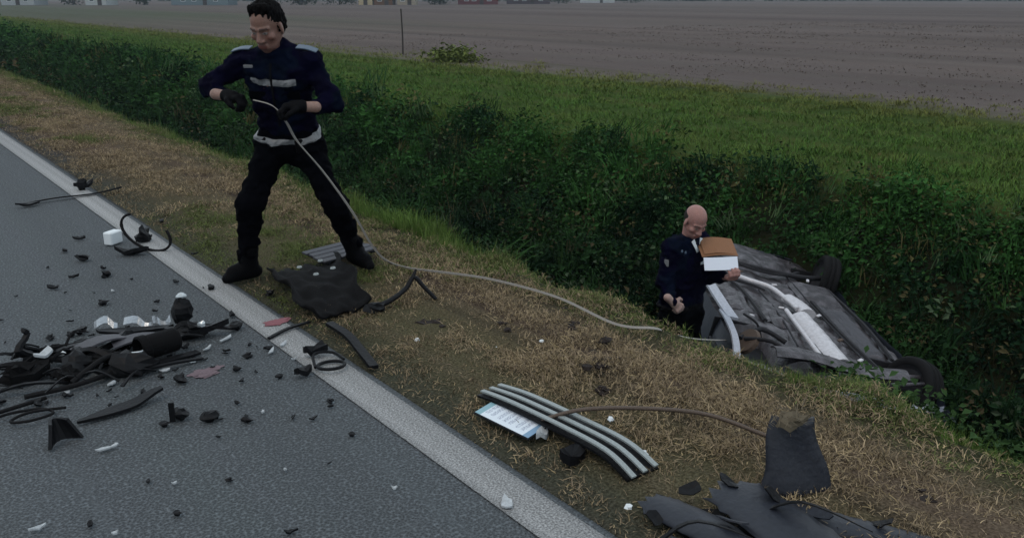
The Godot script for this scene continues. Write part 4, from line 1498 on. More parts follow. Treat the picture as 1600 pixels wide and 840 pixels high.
	for q in lumps:
		st = new_st()
		lump(st, Vector3(0, q[2] * .45, 0), Vector3(q[2], q[2] * .55, q[2] * .7), .38, q[3], 9, 6)
		shard(st, int(q[3]) + 20, q[2] * 3.2, q[2] * 1.3, .012, .02, .5)
		debris("broken_housing", q[4], "car part", Vector3(q[0], .006, q[1]), q[3] * 37.0, M.black_matt if int(q[3]) % 2 == 0 else M.black, st)
	var chips := [[.93, -4.06, .09, "pale chip on the largest black chunk"], [.80, -3.98, .004, "pale flake in front of the arched hose"], [.70, -4.42, .03, "pale flake near the standing jagged fragment"], [1.03, -3.99, .004, "small white chip right of the largest chunk"], [1.17, -4.02, .004, "whitish crumb below the barrel housing"], [.62, -4.00, .004, "pale flake by the low front hose"]]
	for i in chips.size():
		var q: Array = chips[i]
		st = new_st()
		shard(st, 80 + i, rng.randf_range(.045, .08), .03, .006, .008)
		debris("pale_chip", q[3], "fragment", Vector3(q[0], q[2], q[1]), i * 50.0, M.pale_plastic if i % 2 else M.white_plastic, st)
	for i in 4:
		st = new_st()
		ribbon(st, [Vector3(-.17, .008, .0), Vector3(0, .012 + .01 * i, .01), Vector3(.17, .006, -.01)], [.05, .022, .03, .02][i], .01, 4)
		debris("flat_strip", ["wide flat black strip right below the barrel housing", "narrow flat black strip in front of the barrel housing", "flat black strip at the back of the heap", "flat black strip at the far left of the heap"][i], "car part", Vector3([1.06, 1.05, .74, .48][i], .006, [-4.09, -4.02, -4.50, -4.12][i]), [4, -3, 12, -8][i], M.black, st)
	for i in 26:
		st = new_st()
		var l := rng.randf_range(.05, .13)
		ribbon(st, [Vector3(-l, .01, rng.randf_range(-.03, .03)), Vector3(0, rng.randf_range(.02, .07), 0), Vector3(l, .01, rng.randf_range(-.03, .03))], rng.randf_range(.006, .03), rng.randf_range(.005, .010), 4, rng.randf_range(-1.5, 1.5), rng.randf_range(.3, 1.0))
		debris("plastic_sliver", "thin black sliver among the wreckage of the heap", "fragment", Vector3(.80 + rng.randfn() * .22, .008 + absf(rng.randfn()) * .03, -4.28 + rng.randfn() * .16), rng.randf_range(-60, 60), M.black if i % 2 else M.black_matt, st, "thin black slivers in the heap")
	# wire loops
	st = new_st()
	tube(st, [Vector3(-.16, .01, -.03), Vector3(-.05, .02, -.06), Vector3(.08, .012, -.03), Vector3(.10, .012, .05), Vector3(.0, .02, .07), Vector3(-.05, .014, .01), Vector3(.03, .02, -.01), Vector3(.16, .01, .03)], .006, 7, 6)
	tube(st, [Vector3(-.3, .008, -.12), Vector3(-.1, .02, -.10), Vector3(.14, .01, -.13)], .009, 6, 6)
	debris("wire_loop", "tangled black wires on the asphalt left of the long sliver", "wire", Vector3(.42, .006, -3.83), 10, M.rubber, st)
	st = new_st()
	panel(st, 10, 3, func(u: float, v: float) -> Vector3: return Vector3((u - .5) * .36, .012 + .03 * smooth((u - .6) / .4), (v - .5) * lerpf(.012, .075, sin(u * 2.9)) - .04 * u), .012)
	debris("long_sliver", "long black curved sliver alone in front of the heap", "car part", Vector3(.765, .006, -3.66), 4, M.black, st)
	st = new_st()
	panel(st, 6, 6, func(u: float, v: float) -> Vector3: return Vector3((u - .45) * .13 * (1.0 - v * .5), .005 + v * .085, .05 * pow(u * 2.0 - 1.0, 2.0) - .03 * v), .012)
	debris("curved_flap", "small curved black flap standing alone nearest the camera", "car part", Vector3(.495, .006, -3.54), 15, M.black, st)
	st = new_st()
	lump(st, Vector3(0, .02, 0), Vector3(.032, .025, .03), .4, 61)
	panel(st, 3, 4, func(u: float, v: float) -> Vector3: return Vector3(-.03 + (u - .5) * .02, v * .085, .01 * u), .008)
	debris("broken_clip", "black clip with an upright prong near the road stripe fragments", "car part", Vector3(.93, .006, -3.45), 0, M.black, st)
	st = new_st()
	lump(st, Vector3(0, .018, 0), Vector3(.045, .022, .026), .3, 62)
	debris("black_lump", "smooth oval black lump alone in front of the heap", "car part", Vector3(1.03, .006, -3.37), 5, M.black, st)
	# --- red marks sprayed on the road
	for q in [[1.70, -4.29, .20, .12, 15.0, 65, "red spray paint mark on the white line below the undertray"], [1.18, -3.86, .20, .12, 10.0, 67, "faint pinkish paint mark on the asphalt right of the heap"]]:
		st = new_st()
		for k in 9: shard_flat(st, int(q[5]) * 9 + k, q[2], q[3], .0105 - .0004 * k if q[5] == 65 else .0065 - .0004 * k)
		debris("paint_mark", q[6], "road marking", Vector3(q[0], 0, q[1]), q[4], M.red_lens if q[5] == 65 else M.red_dust, st)
	# --- around the broken line: ring, strip, flakes
	st = new_st()
	tube(st, arc_pts(Vector3(.02, .016, 0), Vector3(1, 0, .2).normalized(), Vector3(-.2, .1, 1).normalized(), .062, 0.0, TAU, 20), .008, 2, 6)
	tube(st, [Vector3(-.05, .014, -.02), Vector3(.0, .03, -.14), Vector3(.09, .02, -.13), Vector3(.10, .015, -.03)], .007, 5, 6)
	debris("lamp_ring", "black wire ring from a lamp lying on the broken white line", "car part", Vector3(1.635, .008, -3.55), 0, M.black, st)
	st = new_st()
	shard(st, 68, .10, .055, .025, .01)
	debris("black_tab", "short black tab left of the lamp ring", "car part", Vector3(1.52, .006, -3.55), 10, M.black, st)
	st = new_st()
	shard(st, 69, .18, .08, .03, .03, .5)
	debris("black_claw", "black claw-shaped piece behind the lamp ring", "car part", Vector3(1.66, .008, -3.73), 0, M.black, st)
	st = new_st()
	ribbon(st, [Vector3(0, .02, -.34), Vector3(.01, .03, -.1), Vector3(-.005, .02, .12), Vector3(-.02, .012, .30)], .042, .018, 5)
	debris("trim_strip", "straight black trim strip along the asphalt edge below the undertray", "car part", Vector3(1.86, .004, -3.72), -6, M.black, st)
	st = new_st()
	ribbon(st, [Vector3(-.14, .006, .03), Vector3(0, .012, .0), Vector3(.14, .006, -.01)], .018, .01, 4)
	debris("trim_strip", "short thin black strip beneath the red lens fragment", "car part", Vector3(1.70, .008, -4.13), 12, M.black, st)
	var flakes := [[1.51, -3.90, 50.0, .10, "long white flake on the line left of the lamp ring"], [1.60, -3.96, 40.0, .09, "white flake on the line above the lamp ring"], [1.40, -4.20, 35.0, .12, "white sliver between the heap and the line"], [1.28, -4.13, 40.0, .09, "white sliver right of the barrel housing"], [1.56, -3.75, 20.0, .04, "tiny white chip beside the black claw"], [.63, -3.36, 3.0, .11, "pale sliver on the asphalt below the long black sliver"], [.31, -2.93, 12.0, .07, "pale leaf-like flake at the bottom left of the road"], [1.60, -2.13, 60.0, .085, "white angular flake on the white line near the bumper"]]
	for i in flakes.size():
		var q: Array = flakes[i]
		st = new_st()
		shard(st, 120 + i, q[3], q[3] * (.2 if i < 7 else .55), .006, .01)
		debris("white_flake", q[4], "fragment", Vector3(q[0], .007, q[1]), q[2], M.pale_plastic, st)
	# --- scattered crumbs, alike
	var spots := [[1.28, -6.73, .11], [1.17, -6.15, .09], [1.22, -5.86, .09], [1.20, -5.70, .08], [1.03, -5.78, .08], [.89, -5.62, .10], [1.12, -6.45, .05], [.95, -6.1, .05], [1.86, -4.75, .06], [1.79, -5.85, .06], [1.5, -5.3, .07], [1.62, -5.05, .06], [1.3, -5.0, .06], [1.05, -5.15, .06], [1.24, -4.85, .05], [1.55, -4.52, .09], [1.49, -4.32, .08], [1.52, -3.95, .07], [1.30, -3.80, .045], [1.36, -3.72, .04], [1.27, -3.66, .05], [1.42, -3.60, .035], [1.0, -3.2, .03], [1.14, -3.27, .05], [1.30, -3.18, .05], [1.36, -3.12, .05], [.86, -3.43, .04], [1.17, -3.45, .045], [.5, -3.95, .05], [1.25, -2.75, .03], [.95, -2.42, .06], [1.42, -2.9, .03], [.45, -2.85, .05], [.7, -4.75, .05], [.84, -4.95, .05], [.55, -5.2, .04], [1.9, -6.9, .05], [1.46, -4.05, .05], [1.40, -3.92, .05], [1.33, -4.02, .04]]
	for i in 46:
		var a := rng.randf() * TAU
		var rr := sqrt(rng.randf())
		spots.append([.83 + cos(a) * rr * .62, -4.28 + sin(a) * rr * .5, rng.randf_range(.025, .075)])
	for i in 24:
		spots.append([rng.randf_range(.3, 1.6), rng.randf_range(-5.6, -2.5), rng.randf_range(.018, .035)])
	var proto: Array[MeshInstance3D] = []
	for i in spots.size():
		var q: Array = spots[i]
		var mi: MeshInstance3D
		if i < 5:
			st = new_st()
			if i % 2: lump(st, Vector3(0, .2, 0), Vector3(.5, .25, .35), .45, 140 + i, 7, 5)
			else: shard(st, 140 + i, 1.0, .45, .12, .12, .5)
			mi = commit(flat_done(st), M.black, "plastic_crumb")
			proto.append(mi)
		else:
			mi = proto[i % 5].duplicate()
			mi.name = numbered("plastic_crumb")
			add_child(mi)
		mi.position = Vector3(q[0], .006, q[1])
		mi.rotation.y = i * 2.4
		mi.scale = Vector3.ONE * q[2]
		tag(mi, "small broken black plastic crumb lying on the road", "fragment", "black crumbs scattered over the road")
	var pale := [[.75, -2.95, .016], [1.1, -2.8, .014], [1.35, -2.45, .014], [1.22, -3.3, .014], [1.15, -5.35, .018], [.5, -2.75, .014]]
	for i in pale.size():
		var q: Array = pale[i]
		st = new_st()
		shard(st, 180 + i, q[2] * 1.6, q[2], .006, .006)
		debris("pale_crumb", "tiny pale crumb lying on the asphalt", "fragment", Vector3(q[0], .006, q[1]), i * 70.0, M.pale_plastic, st, "pale crumbs scattered over the road")
	var bits := [[2.20, -2.08, .035], [2.29, -2.35, .03], [2.14, -3.59, .03], [1.93, -1.88, .03], [2.05, -2.22, .02], [2.62, -3.2, .025], [2.42, -3.3, .02]]
	for i in bits.size():
		var q: Array = bits[i]
		st = new_st()
		lump(st, Vector3(0, .3 * q[2], 0), Vector3(q[2] * .5, q[2] * .35, q[2] * .5), .4, 190 + i, 6, 4)
		debris("pale_crumb", "tiny whitish crumb lying on the dry verge", "fragment", on_verge(q[0], q[1]), i * 30.0, M.white_plastic, st, "whitish crumbs scattered over the verge")
	# --- the undertray and slatted board at the first officer's feet
	var tr := thing("undertray", "large black plastic undertray with round holes at the officer's feet", "car part", on_verge(2.11, -4.62, .03), 0.0)
	tr.rotation = Vector3(-.04, -.22, .10)
	st = new_st()
	st.set_smooth_group(0)
	panel(st, 16, 22, func(u: float, v: float) -> Vector3:
		var x := (u - .5) * .42 * (1.0 - .25 * v * v)
		var z := (v - .5) * .98
		var edge := smooth((absf(u - .5) - .40) / .1)
		return Vector3(x + .02 * sin(v * 14.0) * edge, .006 * sin(u * 25.0) + .045 * edge + .03 * sin(v * 4.0) + noise_a.get_noise_2d(u * 3.0, v * 4.0) * .03, z), .014)
	commit(flat_done(st), M.black_matt, "panel", tr)
	for q in [[-.06, -.20], [.08, -.26], [-.01, .02], [.10, -.02]]:
		st = new_st()
		lathe(st, [Vector2(.006, .008), Vector2(.014, .008), Vector2(.017, .0), Vector2(.006, .0), Vector2(.006, .008)], Vector3(q[0], .045 + .04 * sin((q[1] / .98 + .5) * 4.0), q[1]), Basis(), 14)
		commit(flat_done(st), M.alloy, "washer", tr)
	var bd := thing("slatted_board", "flat grey slatted board under the officer's left boot", "board", on_verge(2.47, -5.06, .055), 0.0)
	bd.rotation = Vector3(.08, .15, .02)
	for i in 4:
		st = new_st()
		box(st, Vector3(0, .012, (i - 1.5) * .062), Vector3(.42 - .02 * (i % 2), .014, .054), Basis(), .003)
		commit(flat_done(st), M.grey_plastic, "slat", bd)
	for s in [-.17, .17]:
		st = new_st()
		box(st, Vector3(s, -.002, 0), Vector3(.03, .012, .25), Basis(), .002)
		commit(flat_done(st), M.black, "batten", bd)
	st = new_st()
	tube(st, [Vector3(-.20, .03, .04), Vector3(-.08, .05, .02), Vector3(.03, .08, -.02), Vector3(.09, .13, -.03), Vector3(.13, .07, .02), Vector3(.17, .01, .07)], .016, 5, 7, .7)
	tube(st, [Vector3(.08, .13, -.03), Vector3(.11, .17, -.04)], .012, 3, 6, .6)
	lump(st, Vector3(-.20, .03, .04), Vector3(.06, .03, .04), .35, 201)
	debris("twisted_bracket", "twisted black metal bracket on bare soil right of the undertray", "car part", on_verge(2.38, -4.12), 0, M.rust if false else M.black, st)
	# --- the grille bar with its plate
	var gb := thing("grille_bar", "silver striped grille bar lying on the verge beside the number plate", "car part", on_verge(2.08, -2.40, .05), 0.0)
	gb.rotation.y = deg_to_rad(4.0)
	for i in 3:
		st = new_st()
		var off := (i - 1) * .052
		ribbon(st, [Vector3(off * .9, .012, -.44), Vector3(off, .030, -.25), Vector3(off, .034, .05), Vector3(off * 1.05, .026, .28), Vector3(off * 1.15 - .012, -.012, .43)], .021, .007, 6)
		commit(flat_done(st), M.alloy, "slat", gb)
	st = new_st()
	ribbon(st, [Vector3(0, -.004, -.44), Vector3(0, .012, -.25), Vector3(0, .014, .05), Vector3(0, .006, .28), Vector3(-.012, -.03, .42)], .15, .01, 6)
	commit(flat_done(st), M.black, "backing", gb)
	var np := thing("number_plate", "white number plate with blue ends lying beside the grille bar", "number plate", on_verge(1.965, -2.585, .05), 0.0)
	np.rotation = Vector3(-.05, deg_to_rad(92.0), .0)
	np.rotation = Vector3(.0, deg_to_rad(96.0), deg_to_rad(0.0))
	np.rotate_object_local(Vector3.RIGHT, -.16)
	st = new_st()
	plate_mesh(st)
	commit(st, plate_material(), "plate", np)
	st = new_st()
	box(st, Vector3(0, -.006, 0), Vector3(.322, .008, .128), Basis(), .003)
	commit(flat_done(st), M.black, "holder", np)
	st = new_st()
	shard(st, 203, .08, .05, .02, .01)
	debris("pale_clip", "pale broken clip touching the end of the number plate", "car part", on_verge(1.99, -2.42, .02), 20, M.pale_plastic, st)
	st = new_st()
	shard(st, 204, .16, .10, .04, .03, .5)
	debris("black_fragment", "black broken fragment under the middle of the grille bar", "car part", on_verge(1.97, -2.22, .0), 20, M.black, st)
	st = new_st()
	var rod := [on_verge(2.02, -2.46, .07), on_verge(2.15, -2.37, .10), on_verge(2.35, -2.235, .085), on_verge(2.54, -2.07, .07), on_verge(2.64, -1.86, .04)]
	tube(st, rod, .0085, 6, 7)
	debris("bent_rod", "thin bent brown rod from the number plate to the standing flap", "rod", Vector3.ZERO, 0, M.rod, st)
	# --- the torn bumper nearest the camera
	var tb := thing("torn_bumper", "crumpled blue-black bumper skin lying torn at the bottom of the verge", "car part", on_verge(2.13, -1.47, .0), 0.0)
	tb.scale = Vector3(.86, .8, .9)
	var skins := [[[Vector3(-.17, .03, -.40), Vector3(-.16, .05, -.12), Vector3(-.21, .04, .14)], .17, .20, .028, .22], [[Vector3(.10, .07, -.24), Vector3(.07, .06, .0), Vector3(.02, .05, .30)], .26, .30, .024, .3], [[Vector3(.19, .03, -.04), Vector3(.28, .03, .12), Vector3(.46, .01, .38)], .20, .12, .018, .3], [[Vector3(-.30, .01, -.18), Vector3(-.29, .02, .0), Vector3(-.33, .01, .16)], .10, .13, .03, .2], [[Vector3(-.12, .03, .10), Vector3(.06, .06, .24), Vector3(.30, .03, .44)], .20, .16, .022, .3]]
	for i in skins.size():
		var q: Array = skins[i]
		st = new_st()
		st.set_smooth_group(0)
		gutter(st, q[0], q[1], q[2], q[3], q[4], i * 11.0)
		commit(flat_done(st), M.bumper_paint, "torn_skin", tb)
	for i in 9:
		st = new_st()
		shard(st, 230 + i, rng.randf_range(.08, .16), rng.randf_range(.05, .09), .006, .006, .4)
		var sh := commit(flat_done(st), M.bumper_paint if i % 2 else M.black, "broken_tab", tb)
		sh.position = Vector3([-.06, -.02, .16, .30, -.26, -.10, .10, .24, .38][i], [.10, .05, .10, .05, .05, .09, .10, .07, .05][i], [-.30, .02, -.10, .30, -.30, -.08, -.26, .06, .22][i])
		sh.rotation = Vector3(rng.randf_range(-.7, .7), rng.randf() * 6.0, rng.randf_range(-.7, .7))
	st = new_st()
	panel(st, 10, 4, func(u: float, v: float) -> Vector3: return Vector3(lerpf(-.22, .14, u), .015 + .02 * sin(u * 5.0), lerpf(-.30, .16, v) + u * .12), .02)
	commit(flat_done(st), M.black_matt, "dark_cavity_sheet", tb)  # black sheet added as the shade in the hollow between the torn skins
	for i in 2:
		st = new_st()
		ribbon(st, [Vector3(-.34 + i * .42, .04, -.20 + i * .10), Vector3(-.26 + i * .40, .15, -.10 + i * .14), Vector3(-.12 + i * .36, .10, .10 + i * .16)], .035, .008, 5, .6, .5)
		commit(flat_done(st), M.black, "torn_strip", tb)
	st = new_st()
	st.set_smooth_group(0)
	panel(st, 10, 12, func(u: float, v: float) -> Vector3:
		var w := lerpf(.27, .14, pow(v, .8))
		return Vector3((u - .5) * w + .0 + .012 * sin(v * 6.0), v * .265, -.03 * pow(u * 2.0 - 1.0, 2.0) - .07 * v + .008 * sin(u * 5.0 + v * 4.0)), .010)
	var fl := debris("standing_flap", "blue-grey torn wing flap standing upright on the verge", "car part", on_verge(2.42, -1.57, -.01), -38.0, M.bumper_paint, st)
	fl.rotation.y = deg_to_rad(-38.0)
	st = new_st()
	for i in 60:
		var a := rng.randf() * TAU
		blade(st, Vector3(rng.randfn() * .04, rng.randfn() * .02, rng.randfn() * .025), Vector3(cos(a) * .8, .5, sin(a) * .8).normalized(), rng.randf_range(.03, .08), .002, .6, Color(.10, .085, .06))
	lump(st, Vector3.ZERO, Vector3(.065, .03, .04), .35, 211)
	var sod := debris("sod", "clump of dry grass and soil caught on the standing flap", "turf", on_verge(2.445, -1.63, .25), 0, M.straw, st)
	sod.set_meta("group", "")
	sod.remove_meta("group")
	# dug-out clods on the verge
	var digs := [[2.74, -2.93, .05, "dark clod dug out of the verge nearest the car"], [2.66, -2.82, .04, "small dark clod on the verge above the grille bar"], [3.03, -3.57, .05, "dark clod at the lip of the ditch beside the tape"], [2.46, -2.58, .035, "brown clod on the verge behind the bent rod"], [2.30, -3.72, .05, "dark clod below the twisted bracket"], [2.86, -3.02, .045, "dark clod lying on the scraped verge below the lip"], [2.95, -3.34, .035, "small dark clod just below the pale tape"], [2.60, -3.45, .03, "small brown clod in the middle of the scraped verge"], [2.78, -1.32, .035, "dark clod at the right edge of the verge"], [2.55, -2.75, .03, "brown clod between the tape and the bent rod"]]
	for i in digs.size():
		var q: Array = digs[i]
		st = new_st()
		for k in 3: lump(st, Vector3(rng.randfn() * q[2] * .8, q[2] * .3, rng.randfn() * q[2] * .8), Vector3(q[2], q[2] * .4, q[2] * .8) * rng.randf_range(.4, .95), .5, 220 + i * 5 + k, 7, 5)
		debris("soil_clod", q[3], "soil", on_verge(q[0], q[1]), i * 40.0, M.rust if false else soil_dark(), st)

var soil_mat: StandardMaterial3D
func soil_dark() -> StandardMaterial3D:
	if soil_mat == null: soil_mat = mat(lin(.030, .021, .018), .97, 0, M.soil.albedo_texture, 5)
	return soil_mat

func plate_mesh(st: SurfaceTool) -> void:
	var w := .155
	var d := .058
	var p := [Vector3(-w, 0, -d), Vector3(w, 0, -d), Vector3(w, 0, d), Vector3(-w, 0, d)]
	var uv := [Vector2(0, 0), Vector2(1, 0), Vector2(1, 1), Vector2(0, 1)]
	for i in [0, 1, 2, 0, 2, 3]:
		st.set_normal(Vector3.UP)
		st.set_uv(uv[i])
		st.add_vertex(p[i])

func plate_material() -> StandardMaterial3D:   # white plate, blue bands, and the smudged illegible characters the photograph shows
	var im := Image.create(256, 80, false, Image.FORMAT_RGB8)
	im.fill(Color(.78, .81, .84))
	im.fill_rect(Rect2i(0, 0, 26, 80), Color(.42, .54, .64))
	im.fill_rect(Rect2i(230, 0, 26, 80), Color(.46, .60, .64))
	for i in 7:
		var x := 40 + i * 26 + (8 if i > 1 else 0) + (6 if i > 4 else 0)
		if x > 212: x = 212
		for yy in range(16, 64):
			for xx in 16:
				var n := noise_b.get_noise_2d((xx + i * 40) * .06, yy * .03)
				if n > .0: im.set_pixel(x + xx, yy, Color(.55, .58, .64))
	var m := StandardMaterial3D.new()
	m.albedo_texture = ImageTexture.create_from_image(im)
	m.roughness = .45
	m.cull_mode = BaseMaterial3D.CULL_DISABLED
	return m

func build_tape() -> void:
	var st := new_st()
	var pts := [Vector3(1.86, 1.115, -4.755), Vector3(1.93, 1.085, -4.66), Vector3(2.00, .99, -4.66), Vector3(2.07, .88, -4.70), Vector3(2.19, .70, -4.64), Vector3(2.34, .45, -4.60), Vector3(2.50, .21, -4.69), on_verge(2.66, -4.80, .03), on_verge(2.70, -4.60, .02), on_verge(2.84, -4.36, .035), on_verge(3.00, -4.13, .03), on_verge(3.11, -3.67, .03), on_verge(3.08, -3.16, .05), on_verge(3.14, -2.94, .07), Vector3(3.40, -.08, -3.11), Vector3(3.648, -.205, -3.271), Vector3(4.207, -.46, -3.58), Vector3(4.774, -.70, -3.89), Vector3(5.343, -.93, -4.19)]
	ribbon(st, pts, .013, .004, 8, 3.0)
	var mi := commit(flat_done(st), M.tape, "tape")
	tag(mi, "long pale tape running from the officer's hands over the verge to the car", "tape")

# ---------------------------------------------------------------- the far side of the field
func house(label: String, at: Vector3, turn: float, w: float, d: float, h: float, wall: Color, roof: Color, nwin: int) -> void:
	var t := thing("house", label, "house", at, turn, "houses beyond the field")
	var wm := mat(wall, .9, 0, M.soil.albedo_texture, .5)
	var rm := mat(roof, .9, 0, M.soil.albedo_texture, .7)
	var st := new_st()
	box(st, Vector3(0, h * .5, 0), Vector3(w, h, d), Basis(), .02)
	commit(flat_done(st), wm, "wall", t)
	st = new_st()
	var o := .4
	var rise := d * .3
	var a := [Vector3(-w / 2 - o, h - .1, d / 2 + o), Vector3(w / 2 + o, h - .1, d / 2 + o), Vector3(w / 2 + o, h + rise, 0), Vector3(-w / 2 - o, h + rise, 0), Vector3(-w / 2 - o, h - .1, -d / 2 - o), Vector3(w / 2 + o, h - .1, -d / 2 - o)]
	quad(st, a[0], a[1], a[2], a[3])
	quad(st, a[3], a[2], a[5], a[4])
	tri(st, a[0], a[3], a[4])
	tri(st, a[1], a[5], a[2])
	quad(st, a[0], a[4], a[5], a[1])
	var r := commit(flat_done(st), rm, "roof", t)
	st = new_st()
	box(st, Vector3(w * .22, h + rise + .2, -.3), Vector3(.6, 1.3, .6), Basis(), .02)
	commit(flat_done(st), wm, "chimney", r)
	for fl in (2 if h > 4.5 else 1):
		for i in nwin:
			var x := lerpf(-w * .38, w * .38, (i + .5) / nwin)
			if fl == 0 and i == nwin / 2: continue
			st = new_st()
			var c := Vector3(x, 1.6 + fl * 2.9, d / 2 + .02)
			for q in [[0, .68, 1.15, .08], [0, -.68, 1.15, .08]]: box(st, c + Vector3(0, q[1], 0), Vector3(q[2], q[3], .10), Basis(), .01)
			for q in [-.54, .54]: box(st, c + Vector3(q, 0, 0), Vector3(.08, 1.28, .10), Basis(), .01)
			var wf := commit(flat_done(st), M.white_plastic, "window", t)
			st = new_st()
			box(st, c + Vector3(0, 0, -.015), Vector3(1.0, 1.28, .03), Basis(), .003)
			commit(flat_done(st), M.glass_dark, "pane", wf)
	st = new_st()
	box(st, Vector3(lerpf(-w * .38, w * .38, (nwin / 2 + .5) / nwin), 1.05, d / 2 + .03), Vector3(1.0, 2.1, .08), Basis(), .01)
	commit(flat_done(st), M.wood_post, "door", t)

func far_tree(label: String, at: Vector3, h: float, r: float, sd: int) -> void:
	var t := thing("tree", label, "tree", at, 0.0, "trees beyond the field")
	var st := new_st()
	st.set_smooth_group(0)
	tube(st, [Vector3.ZERO, Vector3(.1, h * .3, 0), Vector3(.0, h * .7, .1)], .22, 4, 8, .3)
	for i in 4:
		var a := i * 1.7 + sd
		tube(st, [Vector3(.05, h * .35, 0), Vector3(cos(a) * r * .4, h * .55, sin(a) * r * .4), Vector3(cos(a) * r * .7, h * .72, sin(a) * r * .7)], .09, 3, 6, .3)
	commit(flat_done(st), M.bark, "trunk", t)
	var g := RandomNumberGenerator.new()
	g.seed = sd
	var cs := new_st()
	for k in 16:
		var c := Vector3(g.randfn() * r * .45, h * g.randf_range(.12, .95), g.randfn() * r * .45)
		var br := g.randf_range(.5, 1.0)
		for i in 90:
			var p := c + Vector3(g.randfn(), g.randfn(), g.randfn()) * r * .22
			if p.y < .1: continue
			leaf(cs, p, Basis.from_euler(Vector3(g.randf_range(-1, 1), g.randf() * TAU, g.randf_range(-1, 1))), .55, .2, Color(.035 * br, .052 * br, .028 * br))
	commit(flat_done(cs), M.leaf, "crown", t)

func build_far() -> void:
	var f := Vector3(sin(VIEW_YAW), 0, -cos(VIEW_YAW))
	var r := Vector3(cos(VIEW_YAW), 0, sin(VIEW_YAW))
	var place := func(across: float, away: float) -> Vector3: return f * away + r * across + Vector3(0, FIELD_Y, 0)
	var turn := -VIEW_YAW
	# label, across, away, width, depth, height, wall, roof, windows
	var list := [["long low whitish farm shed at the far left of the field", -121.0, 232.0, 8.0, 7.0, 3.2, lin(.50, .54, .56), lin(.10, .11, .12), 3], ["small white house with dark roof left of the standing officer", -101.0, 230.0, 5.0, 7.0, 5.4, lin(.56, .60, .60), lin(.10, .07, .06), 2], ["wide bluish grey barn behind the dark-haired officer", -77.0, 234.0, 14.0, 8.0, 4.2, lin(.20, .27, .30), lin(.08, .09, .10), 4], ["narrow cream house left of the brown house", -36.5, 236.0, 3.4, 7.0, 5.6, lin(.58, .48, .30), lin(.16, .09, .06), 1], ["brown brick house with orange tint between two cream houses", -32.2, 236.5, 4.6, 7.0, 5.8, lin(.17, .085, .04), lin(.12, .06, .04), 2], ["cream house right of the brown brick house", -26.5, 237.0, 4.4, 7.0, 5.6, lin(.44, .38, .29), lin(.12, .08, .06), 2], ["wide dark red house beyond the middle of the field", -9.0, 250.0, 10.5, 8.0, 5.8, lin(.16, .045, .05), lin(.10, .05, .04), 4], ["dull mauve house right of the dark red house", 4.5, 262.0, 12.0, 8.0, 5.5, lin(.10, .075, .09), lin(.08, .06, .06), 4], ["long white house farthest right beyond the field", 29.0, 318.0, 11.0, 8.0, 5.6, lin(.60, .64, .66), lin(.12, .10, .10), 4]]
	for q in list: house(q[0], place.call(q[1], q[2]), turn, q[3], q[4], q[5], q[6], q[7], q[8])
	var trees := [[-133, 238, 7.0, 4.0, "dark tree at the far left edge beyond the shed"], [-111, 236, 7.5, 4.2, "dark tree between the shed and the small white house"], [-93, 236, 6.5, 3.6, "dark tree right of the small white house"], [-63, 236, 8.0, 4.6, "dark tree right of the bluish barn"], [-54, 240, 7.0, 4.2, "broad dark tree beside the officer's shoulder beyond the field"], [-44, 238, 6.0, 3.2, "dark tree left of the narrow cream house"], [-19, 246, 7.0, 3.4, "dark tree left of the dark red house"], [14, 280, 8.0, 4.6, "bluish dark tree between the mauve and white houses"], [41, 322, 8.0, 4.6, "dark tree right of the long white house"]]
	for i in trees.size():
		var q: Array = trees[i]
		far_tree(q[4], place.call(q[0], q[1]), q[2], q[3], 300 + i)
	# distant mass of trees
	var wood := thing("treeline", "distant dark wood along the horizon to the right", "wood")
	wood.set_meta("kind", "stuff")
	var xf: Array[Transform3D] = []
	var cs := PackedColorArray()
	for i in 2600:
		var a := rng.randf_range(-190.0, 420.0)
		var p: Vector3 = place.call(a, 420.0 + rng.randf() * 30.0)
		p.y += pow(rng.randf(), .8) * (6.5 + 3.5 * noise_c.get_noise_2d(a * .4, 0.0))
		xf.append(upright(p, rng.randf_range(10.0, 17.0), .5))
		var g := rng.randf_range(.5, 1.2)
		cs.append(Color(.034 * g, .050 * g, .032 * g))
	scatter(wood, "foliage", leaf_clump(310, 14, .2, .06, .12), xf, cs, M.leaf)
	# stake and weeds at the edge of the field
	var st := new_st()
	var sp := Vector3(17.1, height(17.1, -29.0), -29.0)
	tube(st, [Vector3(0, -.1, 0), Vector3(.01, .8, 0), Vector3(-.02, 1.62, 0)], .032, 3, 8, .8)
	var mi := commit(flat_done(st), M.wood_post, "stake")
	mi.position = sp
	tag(mi, "thin dark wooden stake at the edge of the ploughed field", "stake")
	field_weed("pale green bushy weed at the field edge right of the stake", Vector3(16.3, FIELD_Y, -24.6), .8, .5, 520)
	field_weed("low green weed beside the bushy weed at the field edge", Vector3(17.6, FIELD_Y, -26.3), .55, .45, 220)

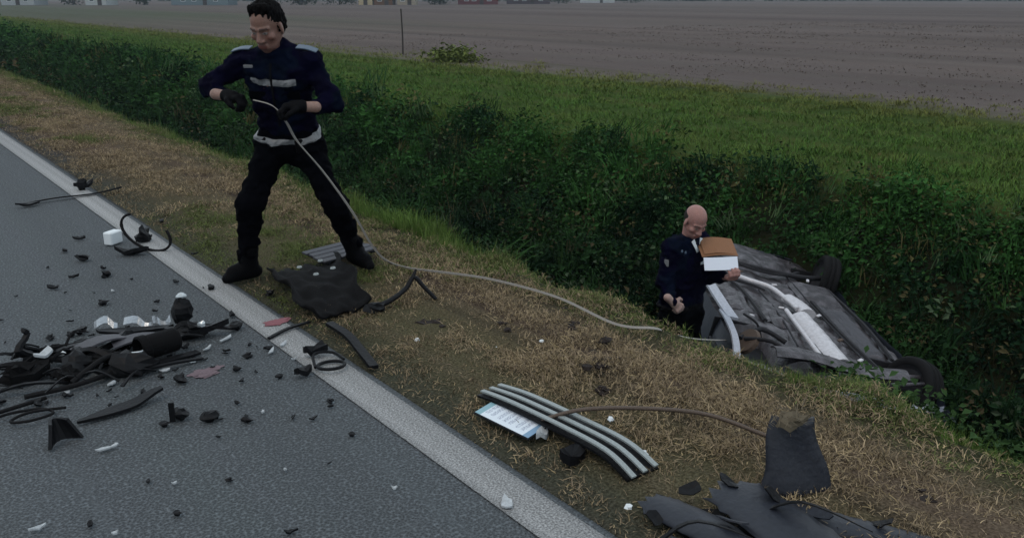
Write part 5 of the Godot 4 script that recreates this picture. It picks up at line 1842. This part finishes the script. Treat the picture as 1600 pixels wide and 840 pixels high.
# ---------------------------------------------------------------- scene
const VIEW_YAW := 0.65101
func _ready() -> void:
	# camera
	var cam := Camera3D.new()
	cam.name = "camera"
	cam.position = Vector3(0, 1.65, 0)
	cam.rotation = Vector3(deg_to_rad(-16.9), -VIEW_YAW, 0)
	cam.fov = 33.40
	cam.near = 0.05
	cam.far = 4000.0
	add_child(cam)
	cam.current = true
	# sky: heavy even cloud at dusk
	var env := Environment.new()
	var sky := Sky.new()
	var sm := ProceduralSkyMaterial.new()
	sm.sky_top_color = Color(.75, .80, .84)
	sm.sky_horizon_color = Color(.77, .80, .83)
	sm.sky_curve = 0.2
	sm.ground_bottom_color = Color(.12, .12, .12)
	sm.ground_horizon_color = Color(.30, .31, .32)
	sm.sun_angle_max = 1.0
	sky.sky_material = sm
	env.background_mode = Environment.BG_SKY
	env.sky = sky
	env.tonemap_mode = Environment.TONE_MAPPER_LINEAR
	env.tonemap_exposure = 1.75
	env.sdfgi_enabled = true
	env.ssao_enabled = true
	env.ssil_enabled = true
	env.fog_enabled = true
	env.fog_density = 0.0003
	env.fog_light_color = Color(.46, .50, .54)
	var we := WorldEnvironment.new()
	we.name = "environment"
	we.environment = env
	add_child(we)
	var sun := DirectionalLight3D.new()
	sun.name = "sun"
	sun.light_energy = 0.16
	sun.light_color = Color(1.0, .95, .90)
	sun.light_angular_distance = 25.0
	sun.shadow_enabled = true
	sun.rotation = Vector3(deg_to_rad(-62.0), deg_to_rad(-70.0), 0)
	add_child(sun)

	noise_a.seed = 3
	noise_a.frequency = 0.9
	noise_a.fractal_octaves = 3
	noise_b.seed = 8
	noise_b.frequency = 4.0
	noise_b.fractal_octaves = 3
	noise_c.seed = 15
	noise_c.frequency = 0.22
	noise_c.fractal_octaves = 3
	rng.seed = 5
	make_materials()
	var cb := Basis(Vector3(.755, -.222, .617), Vector3(.17, .975, .143), Vector3(-.633, -.003, .774)).orthonormalized()
	car_frame = Transform3D(cb, Vector3(6.516, -.999, -4.483))
	build_ground()
	build_far()
	build_car()
	build_plants()
	build_tape_officer()
	build_ditch_officer()
	build_debris()
	build_tape()
